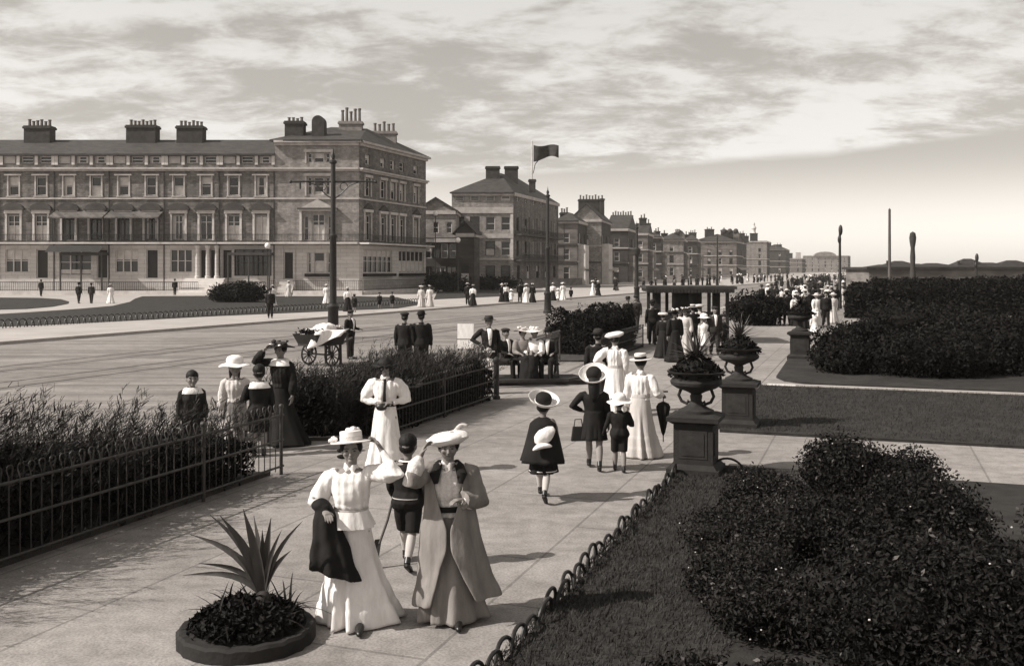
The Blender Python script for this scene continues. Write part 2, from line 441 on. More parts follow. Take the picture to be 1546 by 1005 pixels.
def body_mesh(g, detail, voxel):
    H = g.H; mb = torso(g, .5, 1, 0, .93)
    # neck and head
    mb.tube([(0,.006*H,g.z(.93)), (0,0,g.z(.97)), (0,-.004*H,g.z(1)+g.hh*.25)], [.042*H, .032*H, .031*H], 12)
    hh = g.hh; hc = g.hc
    mb.ell(hc, (hh*.37, hh*.45, hh*.52), 20, 14, warp_head)
    if detail:
        yf = hc.y - hh*.45
        mb.tube([(0, yf+hh*.04, hc.z+hh*.1), (0, yf-hh*.02, hc.z-hh*.03), (0, yf-hh*.1, hc.z-hh*.13), (0, yf+hh*.03, hc.z-hh*.17)], [hh*.035, hh*.045, hh*.065, hh*.04], 8)   # nose
        mb.ell((0, yf+hh*.05, hc.z-hh*.25), (hh*.105, hh*.05, hh*.035), 10, 6)      # lips
        mb.ell((0, yf+hh*.12, hc.z-hh*.4), (hh*.12, hh*.1, hh*.09), 10, 6)        # chin
        for s in (1,-1):
            mb.ell((s*hh*.17, yf+hh*.12, hc.z-hh*.1), (hh*.12, hh*.1, hh*.1), 10, 6)   # cheek
            mb.ell((s*hh*.16, yf+hh*.075, hc.z+hh*.12), (hh*.13, hh*.05, hh*.035), 10, 6)   # brow
            mb.ell((s*hh*.37, hc.y+hh*.04, hc.z-hh*.02), (hh*.05, hh*.1, hh*.15), 8, 6)    # ear
    for s in (1,-1):
        sh, el, wr, d, up = g.arms[s]
        mb.capsule([sh-Vector((s*.02*H,0,0)), sh.lerp(el,.35), el, el.lerp(wr,.3), wr], [.030*H,.027*H,.021*H,.022*H,.0145*H], 10)
        hand(mb, g, s, fine=detail > 0)
        hip, kn, an, a2 = g.legs[s]
        mb.capsule([hip, hip.lerp(kn,.4), kn, kn.lerp(an,.35), an.lerp(kn,.15), an], [.055*H,.048*H,.034*H,.034*H,.02*H,.019*H], 10)
        mb.capsule([an + Vector((0,.018*H,-.02*H)), an + a2*.05*H + Vector((0,0,-.028*H)), an + a2*.11*H + Vector((0,0,-.033*H))], [.021*H,.019*H,.013*H], 8)
    return fuse(mb, voxel, 1 if detail > 1 else 0)
def sleeve_pts(g, s, end=1.0):
    sh, el, wr, d, up = g.arms[s]
    inn = sh - Vector((s*.035*g.H, 0, .0))
    pts = [inn, sh.lerp(el,.12), sh.lerp(el,.45), sh.lerp(el,.8), el, el.lerp(wr,.3), el.lerp(wr,.65), el.lerp(wr,.95)]
    return pts
SLEEVES = {
 'puff': [.04,.05,.058,.052,.042,.034,.026,.023], 'bishop': [.038,.042,.042,.041,.04,.043,.044,.02], 'plain': [.04,.042,.038,.034,.032,.03,.027,.025],
 'wide': [.044,.052,.053,.05,.05,.054,.058,.056], 'elbow': [.038,.044,.05,.056,.05,.026,.02,.018], 'slim': [.036,.037,.034,.03,.028,.026,.023,.021], 'short': [.04,.05,.056,.05,.03],
}
def folds(rng, n1, a1, n2, a2):
    p1, p2, p3 = rng.random()*6, rng.random()*6, rng.random()*6
    return lambda a, t: t*(a1*math.sin(n1*a+p1) + a2*math.sin(n2*a+p2) + a1*.5*math.sin((n1+3)*a+p3))
def wrinkle(seed, amp, sc=9):
    o = Vector((seed*3.1, seed*1.7, seed))
    return lambda v: amp*(noise.noise(Vector((v.x*sc, v.y*sc, v.z*sc*.6))+o) + .5*noise.noise(Vector((v.x*sc*2.3, v.y*sc*2.3, v.z*sc*1.2))+o))
def skirt(g, hem, rhem, top=.71, rng=None, fold=(8,.085,14,.045), n=96, sway=(0,0), hips=1.1, m=16, tucks=False):
    rng = rng or rnd; H = g.H; fd = folds(rng, *fold); rs = []
    z0 = g.z(top); zh = hem
    for i in range(m+1):
        t = i/m; z = z0 + (zh-z0)*t
        if t < .25: rx = .08*H + (.1*H*hips-.08*H)*(t/.25)**.7
        else: rx = .1*H*hips + (rhem-.1*H*hips)*((t-.25)/.75)**1.15
        ry = rx*(.78+.17*t)
        if tucks: q_ = 1+.035*(t > .66)+.035*(t > .84); rx *= q_; ry *= q_
        rs.append(ering(sway[0]*t*t, .004*H + sway[1]*t*t, z, rx, ry, n, lambda a, tt=t: fd(a+.25*tt*math.sin(3*a), max(0,(tt-.1))*1.15)+.02*noise.noise(Vector((a*2,tt*6,H*9))), 2.0))
    zi = rs[-1]
    return MB().rings(rs)
def seated_skirt(g, m=24):
    H = g.H; hip = g.z(.6)
    kn = (g.legs[1][1] + g.legs[-1][1])/2
    pts = [(0,0,g.z(.71)), (0,-.01*H,hip), (0, kn.y*.5, kn.z+.035*H), (0, kn.y-.01*H, kn.z+.01*H), (0, kn.y-.05*H, kn.z*.6), (0, kn.y-.06*H, .05)]
    return MB().tube(pts, [.08*H,.105*H,.1*H,.105*H,.12*H,.14*H], m, 1.0)
# ---- hats: every function returns the root mesh first, then (name, mesh, material) trims
def hat_parts(kind, g, rng, m, band):
    hh = g.hh; P = []; n = 32
    if kind == 'boater':
        r = hh*.44
        P.append(('hat', MB().lathe([(r*.98,0.0),(hh*.82,-.01*hh),(hh*.83,.03*hh),(r,.05*hh),(r,.42*hh),(r*.93,.45*hh),(0,.46*hh)], n), m))
        P.append(('hat_band', MB().lathe([(r*1.02,.05*hh),(r*1.03,.05*hh),(r*1.03,.24*hh),(r*1.02,.24*hh)], n), band))
    elif kind == 'sailor':      # round crown, upturned brim
        r = hh*.46
        P.append(('hat', MB().lathe([(r*.95,-.03*hh),(r*1.25,-.05*hh),(r*1.75,.1*hh),(r*1.95,.28*hh),(r*1.9,.28*hh),(r*1.65,.13*hh),(r*1.2,.02*hh),(r,.05*hh)], n), m))
        P.append(('hat_crown', MB().lathe([(r,.0*hh),(r*1.03,.15*hh),(r*1.0,.32*hh),(r*.8,.46*hh),(r*.4,.53*hh),(0,.55*hh)], n), band))
    elif kind == 'sunhat':      # white cotton hat, soft drooping brim
        r = hh*.5; ph = rng.random()*6
        wv = lambda a, rr, z: (rr*(1+.03*math.sin(5*a+ph)), z + (.05*hh*math.sin(4*a+ph) if rr > r*1.3 else 0))
        P.append(('hat', MB().lathe([(r*.96,-.02*hh),(r*1.5,-.1*hh),(r*1.95,-.14*hh),(r*1.95,-.11*hh),(r*1.5,-.05*hh),(r*1.03,.03*hh),(r*1.08,.25*hh),(r*.9,.42*hh),(r*.5,.52*hh),(0,.54*hh)], 40, warp=wv), m))
    elif kind == 'wide':        # wide brimmed dress hat heaped with trimming
        r = hh*.47; ph = rng.random()*6
        wv = lambda a, rr, z: (rr*(1+.04*math.sin(3*a+ph)), z + (.13*hh*math.sin(2*a+ph)*(rr/(r*2.4))**2 if rr > r*1.2 else 0))
        P.append(('hat', MB().lathe([(r*.96,-.02*hh),(r*1.5,-.03*hh),(r*2.3,.0*hh),(r*2.34,.04*hh),(r*1.5,.04*hh),(r*1.02,.05*hh),(r*1.0,.3*hh),(r*.7,.38*hh),(0,.4*hh)], 40, warp=wv), m))
        tr = MB()
        for k in range(13):
            a = rng.random()*2*PI; d = r*(.5+.75*rng.random()); q = hh*(.1+.1*rng.random())
            sd = rng.random()*9
            tr.ell((d*math.cos(a), d*math.sin(a), hh*(.14+.3*rng.random())), (q, q, q*.75), 9, 6, lambda p, sd=sd: p*(1+.35*noise.noise(p*2.2+Vector((sd,sd,0)))))
        P.append(('hat_trim', tr, band))
    elif kind == 'toque':       # swept tulle hat with plume
        r = hh*.5
        P.append(('hat', MB().ell((0,0,.13*hh), (r*1.75,r*1.35,.3*hh), 24, 10, lambda p: p*(1+.13*noise.noise(p*2.3+Vector((3,rng.random(),1))))), m))
        tr = MB()
        for k in range(5):
            a = rng.random()*2*PI
            tr.ell((r*.5+r*.3*math.cos(a), r*.4*math.sin(a), .3*hh), (.14*hh,.14*hh,.12*hh), 8, 6)
        P.append(('hat_trim', tr, band))
    elif kind == 'bonnet':
        r = hh*.56
        P.append(('hat', MB().ell((0,.06*hh,.0), (r*1.02,r*1.1,.55*hh), 20, 12, lambda p: p*(1+.07*math.sin(9*math.atan2(p.x,p.z)))), m))
        P.append(('hat_frill', MB().lathe([(r*.9,-.05*hh),(r*1.55,-.02*hh),(r*1.5,.05*hh),(r*.9,.05*hh)], 40, warp=lambda a,rr,z:(rr*(1+.06*math.sin(12*a)), z+.04*hh*math.sin(10*a))), band or m))
    elif kind == 'cap':
        r = hh*.48
        P.append(('hat', MB().ell((0,-.02*hh,.12*hh), (r*1.12,r*1.2,.2*hh), 20, 8), m))
        P.append(('hat_peak', MB().ell((0,-r*1.05,.04*hh), (r*.7,r*.5,.03*hh), 16, 6), m))
    elif kind == 'bowler':
        r = hh*.44
        wv = lambda a, rr, z: (rr, z + (.05*hh*math.cos(a)**2 if rr > r*1.2 else 0))
        P.append(('hat', MB().lathe([(r*.98,0),(r*1.45,.0),(r*1.5,.04*hh),(r*1.03,.03*hh),(r*1.05,.2*hh),(r*.95,.4*hh),(r*.6,.52*hh),(0,.55*hh)], n, warp=wv), m))
        P.append(('hat_band', MB().lathe([(r*1.05,.04*hh),(r*1.09,.05*hh),(r*1.1,.14*hh),(r*1.06,.15*hh)], n), band))
    elif kind == 'trilby':
        r = hh*.46
        P.append(('hat', MB().lathe([(r*.98,0),(r*1.7,-.03*hh),(r*1.75,.0),(r*1.05,.05*hh),(r*1.02,.25*hh),(r*.85,.42*hh),(r*.45,.4*hh),(0,.36*hh)], n), m))
        P.append(('hat_band', MB().lathe([(r*1.04,.05*hh),(r*1.07,.05*hh),(r*1.06,.17*hh),(r*1.03,.17*hh)], n), band))
    elif kind == 'tam':
        r = hh*.5
        P.append(('hat', MB().ell((0,.04*hh,.1*hh), (r*1.35,r*1.35,.24*hh), 20, 8, lambda p: p*(1+.06*noise.noise(p*3))), m))
    return P
def person(at, H, label, face=0, top=('blouse','white','puff'), bottom=('skirt','white'), hat=None, hair='hair', hairstyle='bun', aL='down', aR='down',
           stride=0.0, seat=None, child=False, man=False, detail=1, group=None, z=0.0, tilt=0, hat_tilt=(0,0,0), collar=None, belt=None, tie=None, socks=None, shoes='leather', sway=(0,0), hem=None, rhem=None, build=1.0, turn=0, dog=False):
    rng = random.Random(hash(label) % 99991 if False else sum(ord(c)*(i+1) for i, c in enumerate(label)))
    if len(at) == 2 and abs(at[1]) > 140: at = G(*at)
    root = thing('person', label, 'person', (at[0], at[1], z), R(face), group)
    root.rotation_euler = (R(tilt), 0, R(face))
    g = skel(H, child, seat, aL, aR, stride, 1.1 if man else 1.0); g.root = root; g.rng = rng
    vx = {3: .0055, 2: .008, 1: .014, 0: .022}[detail]; cvx = {3: .009, 2: .011, 1: .018, 0: .03}[detail]
    bm_ = body_mesh(g, detail, vx)
    bo = bm_.build('body', M['skin'], root, True, None)
    hh, hc = g.hh, g.hc
    # face
    if detail >= 2:
        for s in (1,-1):
            MB().ell((s*hh*.155, hc.y-hh*.415, hc.z+hh*.02), (hh*.058, hh*.03, hh*.028), 10, 6).build('eye', M['eye'], root, True)
            MB().tube([(s*hh*.07, hc.y-hh*.45, hc.z+hh*.1),(s*hh*.16, hc.y-hh*.455, hc.z+hh*.135),(s*hh*.26, hc.y-hh*.4, hc.z+hh*.1)], hh*.014, 6).build('eyebrow', M['hair'], root, True)
        MB().ell((0, hc.y-hh*.455, hc.z-hh*.25), (hh*.095, hh*.03, hh*.022), 10, 6).build('mouth', M['lip'], root, True)
    # hair
    hm = M[hair]; hb = MB()
    nz = lambda p: p*(1+.05*noise.noise(p*4+Vector((H,0,0))))
    if hairstyle in ('bun','up'):
        hb.ell((0, hc.y+hh*.09, hc.z+hh*.13), (hh*.44, hh*.47, hh*.43), 18, 12, nz)
        for s in (1,-1): hb.ell((s*hh*.3, hc.y+hh*.0, hc.z+hh*.12), (hh*.16, hh*.3, hh*.22), 10, 8, nz)
        hb.ell((0, hc.y+hh*.45, hc.z+hh*.0), (hh*.2, hh*.18, hh*.2), 12, 8, nz)
    elif hairstyle == 'long':
        hb.ell((0, hc.y+hh*.09, hc.z+hh*.12), (hh*.43, hh*.45, hh*.43), 18, 12, nz)
        hb.tube([(0,hc.y+hh*.3,hc.z+hh*.1),(0,hc.y+hh*.45,hc.z-hh*.35),(0,hc.y+hh*.5,hc.z-hh*.9),(0,hc.y+hh*.5,hc.z-hh*1.3)], [hh*.36,hh*.36,hh*.3,hh*.08], 14)
    else:
        hb.ell((0, hc.y+hh*.035, hc.z+hh*.17), (hh*.405, hh*.465, hh*.41), 18, 12, nz)
        hb.ell((0, hc.y+hh*.2, hc.z-hh*.05), (hh*.36, hh*.28, hh*.28), 14, 8, nz)
    hb.build('hair', hm, root, True, None)
    # legs
    if bottom[0] in ('shorts','shortskirt','shortdress') or (bottom[0] == 'skirt' and detail >= 1) or bottom[0] == 'trousers' or seat:
        for s in (1,-1):
            hip, kn, an, a2 = g.legs[s]
            up = Vector((0,0,1)) if a2.z < .3 else Vector((0,1,0))
            MB().capsule([an + Vector((0,.02*H,-.022*H)), an + a2*.06*H + Vector((0,0,-.028*H)), an + a2*.125*H + Vector((0,0,-.033*H))], [.024*H,.024*H,.016*H], 10).join(
                MB().tube([an + Vector((0,.012*H,-.01*H)), an + (kn-an).normalized()*.035*H + Vector((0,.006*H,0))], [.026*H,.025*H], 10)).build('shoe', M[shoes], root, True)
            if socks and bottom[0] in ('shorts','shortskirt','shortdress'):
                MB().tube([an, an.lerp(kn,.3), an.lerp(kn,.65), an.lerp(kn,.9)], [.024*H,.031*H,.037*H,.035*H], 10).build('stocking', M[socks], root, True)
    # lower garment
    bk, bmat = bottom[0], M[bottom[1]]
    if bk in ('skirt',) and not seat:
        sk = skirt(g, .015 if hem is None else hem, rhem or .2*H, rng=rng, sway=sway, m=40 if detail > 1 else 16, tucks=detail > 1 and bottom[1] in ('white','cream'), fold=(8,.11,13,.06) if detail > 2 else (8,.085,14,.045))
        sk.build('skirt', bmat, root, True, None)
    elif bk in ('shortskirt','shortdress') and not seat:
        skirt(g, g.z(.3) if hem is None else hem, rhem or .16*H, rng=rng, n=48, sway=sway).build('skirt', bmat, root, True, None)
    elif seat and bk in ('skirt','shortskirt'):
        fuse(seated_skirt(g), cvx*1.2, 2, wrinkle(H, .012)).build('skirt', bmat, root, True, None)
    elif bk in ('trousers','shorts'):
        t = torso(g, .5, .72, .012, 1.0, man=True)
        for s in (1,-1):
            hip, kn, an, a2 = g.legs[s]
            if bk == 'trousers': t.tube([hip+Vector((0,0,.03*H)), hip.lerp(kn,.4), kn, kn.lerp(an,.5), an.lerp(kn,.02)], [.066*H,.06*H,.046*H,.042*H,.039*H], 12)
            else: t.tube([hip+Vector((0,0,.03*H)), hip.lerp(kn,.5), hip.lerp(kn,.98)], [.068*H,.062*H,.056*H], 12)
        fuse(t, cvx, 2, wrinkle(H*3, .006)).build('trousers', bmat, root, True, None)
    # upper garment
    tk, tm = top[0], M[top[1]]; sl = SLEEVES[top[2] if len(top) > 2 and isinstance(top[2], str) else 'plain']
    def sleeves(mb, k=1.0):
        for s in (1,-1):
            mb.tube(sleeve_pts(g, s)[:len(sl)], [r*H*k for r in sl], 14)
        return mb
    if tk == 'blouse':
        t = torso(g, .65, .96, .012, 1.02)
        if not man and not child: t.ell((0,-.036*H,g.z(.805)), (.088*H,.052*H,.075*H), 18, 12); t.ell((0,-.03*H,g.z(.745)), (.086*H,.05*H,.045*H), 18, 10)      # pouched front
        t.tube([(0,.004*H,g.z(.94)),(0,0,g.z(.995))], [.046*H,.034*H], 14)
        fuse(sleeves(t), cvx, 2, (lambda v, w_=wrinkle(H*5, .011, 13): w_(v)+.0035*math.sin(v.x*105)*(1 if abs(v.x) < .1*H else 0)) if detail > 1 else (wrinkle(H*5, .006) if detail else None)).build('blouse', tm, root, True, None)
    elif tk == 'jacket':
        t = torso(g, .5, .96, .02, 1.05, man=man, hipmul=1.06)
        t.tube([(0,.008*H,g.z(.945)),(0,.006*H,g.z(.985))], [.05*H,.04*H], 14)
        fuse(sleeves(t), cvx, 2, wrinkle(H*5, .01, 11) if detail else None).build('jacket', tm, root, True, None)
        if man and detail:
            rs = []
            for (f, wd, y) in ((.975,.03,-.042),(.95,.034,-.066),(.925,.034,-.078),(.885,.03,-.092),(.83,.026,-.096),(.76,.02,-.088),(.7,.012,-.085)):
                yy = y*H-.019; rs.append([(-wd*H,yy+.004,g.z(f)),(-wd*H*.5,yy-.006,g.z(f)),(wd*H*.5,yy-.006,g.z(f)),(wd*H,yy+.004,g.z(f)),(wd*H*.5,yy+.03,g.z(f)),(-wd*H*.5,yy+.03,g.z(f))])
            MB().rings(rs).build('shirt_front', M['white'], root, True, None)
    elif tk == 'coat':      # knee-length closed coat
        hz = g.z(.3) if len(top) < 4 else top[3]
        t = torso(g, .65, .96, .02, 1.06)
        fd = folds(rng, 5, .05, 8, .04); rs = []
        for i in range(9):
            q = i/8; z_ = g.z(.72)+(hz-g.z(.72))*q; rx = .1*H + (.042*H)*q
            rs.append(ering(0, .004*H, z_, rx, rx*.85, 36, lambda a, tt=q: fd(a, tt), 2.1))
        t.rings(rs); t.tube([(0,.008*H,g.z(.945)),(0,.006*H,g.z(.985))], [.05*H,.04*H], 14)
        fuse(sleeves(t), cvx, 2, wrinkle(H*4, .006)).build('coat', tm, root, True, None)
    elif tk == 'cape':
        fd = folds(rng, 6, .07, 9, .045); rs = []; hz = top[2] if len(top) > 2 and not isinstance(top[2], str) else g.z(.4)
        for i in range(15):
            q = i/14; z_ = g.z(.98)+(hz-g.z(.98))*q
            rx = .045*H + .085*H*min(1, q/.12)**.7 + .1*H*max(0, q-.12)
            rs.append(ering(0, .004*H, z_, rx, rx*(.68+.2*q), 60, lambda a, tt=q: fd(a, tt*tt), 2.1))
        MB().rings(rs).build('cape', tm, root, True, None)
    if collar:      # deep sailor collar
        cm = M[collar]; rs = []
        for (q, rx, ry, zz) in ((0,.048,.042,.985),(.4,.09,.06,.965),(1,.118,.082,.915)):
            rs.append(ering(0, .004*H, g.z(zz)+.004, rx*H+.014, ry*H+.016, 30))
        rs2 = [ [(x, y, z_-.012) for (x,y,z_) in r] for r in rs[::-1]]
        MB().rings(rs+rs2, False).build('collar', cm, root, True, 50)
    if belt:
        MB().rings([ering(0, -.004*H, g.z(.69), .088*H+.012, .07*H+.012, 28), ering(0,-.004*H,g.z(.725),.084*H+.012,.068*H+.012,28)], False).build('belt', M[belt], root, True)
    if tie:
        MB().tube([(0,-.046*H,g.z(.965)),(0,-.088*H-.012,g.z(.87)),(0,-.108*H-.012,g.z(.79)),(0,-.1*H-.014,g.z(.745))], [.012*H,.011*H,.014*H,.016*H], 8, .5).build('necktie', M[tie], root, True)
    # hat
    if hat:
        kind, hm_, band = hat[0], M[hat[1]], M[hat[2]] if len(hat) > 2 else M[hat[1]]
        lift = hat[3] if len(hat) > 3 else .27
        Mx = Matrix.Translation(Vector((0, hc.y+hh*.06, hc.z+hh*lift))) @ Matrix.Rotation(R(hat_tilt[1]), 4, 'Y') @ Matrix.Rotation(R(hat_tilt[0]), 4, 'X') @ Matrix.Rotation(R(hat_tilt[2]), 4, 'Z')
        hp = hat_parts(kind, g, rng, hm_, band); ho = None
        for (nm, mb, mm) in hp:
            o = mb.xf(Mx).build(nm, mm, ho or root, True, 45)
            ho = ho or o
        g.hat = ho; g.hatM = Mx
    return g
# ================================================================ BUILDINGS
def frame2(p0, p1):
    p0 = Vector((p0[0], p0[1], 0)); p1 = Vector((p1[0], p1[1], 0)); d = (p1-p0); ln = d.length; d.normalize()
    return p0, d, Vector((d.y, -d.x, 0)), ln
def facade(mb, p0, p1, z0, z1, ops, depth=.28):
    """wall from p0 to p1 (left to right seen from outside) with real recessed openings (u0,u1,z0,z1)"""
    p0, d, n, ln = frame2(p0, p1)
    P = lambda u, z, k=0: p0 + d*u - n*k + Vector((0,0,z))
    us = sorted(set([0, ln] + [o[0] for o in ops] + [o[1] for o in ops])); zs = sorted(set([z0, z1] + [o[2] for o in ops] + [o[3] for o in ops]))
    for i in range(len(us)-1):
        for j in range(len(zs)-1):
            cu, cz = (us[i]+us[i+1])/2, (zs[j]+zs[j+1])/2
            if any(o[0] < cu < o[1] and o[2] < cz < o[3] for o in ops): continue
            mb.quad(P(us[i],zs[j]), P(us[i+1],zs[j]), P(us[i+1],zs[j+1]), P(us[i],zs[j+1]))
    for (a, b, c, e) in [o[:4] for o in ops]:
        mb.quad(P(a,c), P(b,c), P(b,c,depth), P(a,c,depth)); mb.quad(P(a,e,depth), P(b,e,depth), P(b,e), P(a,e))
        mb.quad(P(a,c,depth), P(a,e,depth), P(a,e), P(a,c)); mb.quad(P(b,c), P(b,e), P(b,e,depth), P(b,c,depth))
    return mb
def window(parent, p0, p1, op, kind='sash', depth=.28, fm='frame', lights=1, blind=None, simple=False):
    p0, d, n, ln = frame2(p0, p1); a, b, c, e = op[:4]
    P = lambda u, z, k: p0 + d*u - n*k + Vector((0,0,z))
    k = depth-.1; w = .09 if not simple else .11
    fr = MB()
    def bar(u0, z0, u1, z1, ww): fr.bar(P(u0,z0,k), P(u1,z1,k), ww, .07)
    bar(a+w/2, c+.002, a+w/2, e-.002, w); bar(b-w/2, c+.002, b-w/2, e-.002, w); bar(a+w, c+w/2, b-w, c+w/2, w); bar(a+w, e-w/2, b-w, e-w/2, w)
    if kind == 'sash': bar(a+w, (c+e)/2, b-w, (c+e)/2, .08)
    if kind == 'french':
        bar((a+b)/2, c+w, (a+b)/2, e-w, .1)
        if not simple: bar(a+w, e-(e-c)*.28, (a+b)/2-.05, e-(e-c)*.28, .06); bar((a+b)/2+.05, e-(e-c)*.28, b-w, e-(e-c)*.28, .06)
    for i in range(1, lights): bar(a+(b-a)*i/lights, c+w, a+(b-a)*i/lights, e-w, .14)
    fo = fr.build('door_frame' if kind == 'door' else 'window', M[fm], parent)
    q = depth-.015
    g = MB().quad(P(a,c,q), P(b,c,q), P(b,e,q), P(a,e,q))
    g.build('door_leaf' if kind == 'door' else 'pane', M['door' if kind == 'door' else 'glass'], fo)
    if not simple and kind != 'door' and (b-a) < 1.5 and brnd.random() < .4:
        for (x0_, x1_) in ((a+w, a+w+(b-a)*.16), (b-w-(b-a)*.16, b-w)):
            MB().quad(P(x0_,c+w,depth-.055), P(x1_,c+w,depth-.055), P(x1_+(.04 if x0_ < (a+b)/2 else 0),e-w,depth-.055), P(x0_-(0 if x0_ < (a+b)/2 else .04),e-w,depth-.055)).build('curtain', M['blind'], fo)
    if blind:
        lo, hi = blind; q = depth-.045
        MB().quad(P(a+w,c+(e-c)*lo,q), P(b-w,c+(e-c)*lo,q), P(b-w,c+(e-c)*hi-.02,q), P(a+w,c+(e-c)*hi-.02,q)).build('blind', M['blind'], fo)
    return fo
def trim(parent, name, p0, p1, u0, u1, z0, z1, out, m, mb=None, inn=.06):
    p0, d, n, ln = frame2(p0, p1)
    a = p0 + d*u0; b = p0 + d*u1
    poly = [a+n*out, b+n*out, b-n*inn, a-n*inn]
    mb2 = (mb or MB()).prism([(p.x,p.y) for p in poly], z0, z1)
    return mb2 if mb is not None else mb2.build(name, m, parent)
def pediment(parent, p0, p1, u, w, z, h, out, m, curved=False):
    p0, d, n, ln = frame2(p0, p1); c = p0+d*u
    prof = [(-w/2,0),(w/2,0)] + ([(w/2*math.cos(t), h*math.sin(t)) for t in [PI*k/8 for k in range(1,8)]] if curved else [(0,h)])
    vs = [c + d*a + n*out + Vector((0,0,z+b)) for a,b in prof] + [c + d*a - n*.05 + Vector((0,0,z+b)) for a,b in prof]
    k = len(prof)
    fs = [tuple(range(k)), tuple(range(2*k-1,k-1,-1))] + [(i,k+i,k+(i+1)%k,(i+1)%k) for i in range(k)]
    return MB().add(vs, fs).build('pediment', m, parent)
def railing(parent, p0, p1, u0, u1, z0, h, out, step, m, name='railing', r=.03):
    p0, d, n, ln = frame2(p0, p1); mb = MB()
    A = lambda u, z: p0 + d*u + n*out + Vector((0,0,z))
    mb.bar(A(u0,z0+h), A(u1,z0+h), .06); mb.bar(A(u0,z0+.12), A(u1,z0+.12), .05)
    k = max(1, int((u1-u0)/step))
    for i in range(k+1):
        u = u0+(u1-u0)*i/k; mb.bar(A(u,z0), A(u,z0+h-.03), r)
    return mb.build(name, m, parent)
def chimney(parent, c, w, dpt, z0, z1, pots, m, rz=0, poth=.9, potm='pot', pot_axis='y', cap=True):
    mb = MB(); mb.box(-w/2, w/2, -dpt/2, dpt/2, z0, z1-.35)
    if cap: mb.box(-w/2-.12, w/2+.12, -dpt/2-.12, dpt/2+.12, z1-.35, z1-.12); mb.box(-w/2-.04, w/2+.04, -dpt/2-.04, dpt/2+.04, z1-.12, z1)
    else: mb.box(-w/2, w/2, -dpt/2, dpt/2, z1-.35, z1)
    Mx = Matrix.Translation((c[0], c[1], 0)) @ Matrix.Rotation(rz, 4, 'Z')
    o = mb.xf(Mx).build('chimney', M[m], parent)
    for i in range(pots):
        t = (i+.5)/pots - .5
        x, y = (0, t*(dpt-.2)) if pot_axis == 'y' else (t*(w-.2), 0)
        hh = poth*(1 + .18*math.sin(i*2.3+c[0]))
        MB().lathe([(.2,0),(.17,hh*.3),(.16,hh*.85),(.21,hh*.88),(.2,hh)], 10, (x, y, z1)).xf(Mx).build('chimney_pot', M[potm], o, True)
    return o
def hip_roof(parent, poly, z, ridge, over=.4, m='slate', name='roof', thick=.18):
    """poly: 4 eave corners L,C,R,B ; ridge: two points (x,y,z): first nearer L-B side, second nearer C-R side"""
    c = sum((Vector((p[0],p[1],0)) for p in poly), Vector())/4
    e = []
    for p in poly:
        v = Vector((p[0],p[1],0))-c; e.append(c + v*(1+over/v.length) + Vector((0,0,z)))
    a, b = Vector(ridge[0]), Vector(ridge[1])
    lo = [q - Vector((0,0,thick)) for q in e]
    vs = e + [a, b] + lo
    fs = [(0,1,5,4),(1,2,5),(2,3,4,5),(3,0,4),(0,6,7,1),(1,7,8,2),(2,8,9,3),(3,9,6,0),(9,8,7,6)]
    return MB().add(vs, fs).build(name, M[m], parent)
brnd = random.Random(3)
def rand_blind():
    q = brnd.random()
    return None if q < .45 else ((.55, .97) if q < .65 else ((.03,.5) if q < .85 else (.62,.97)))

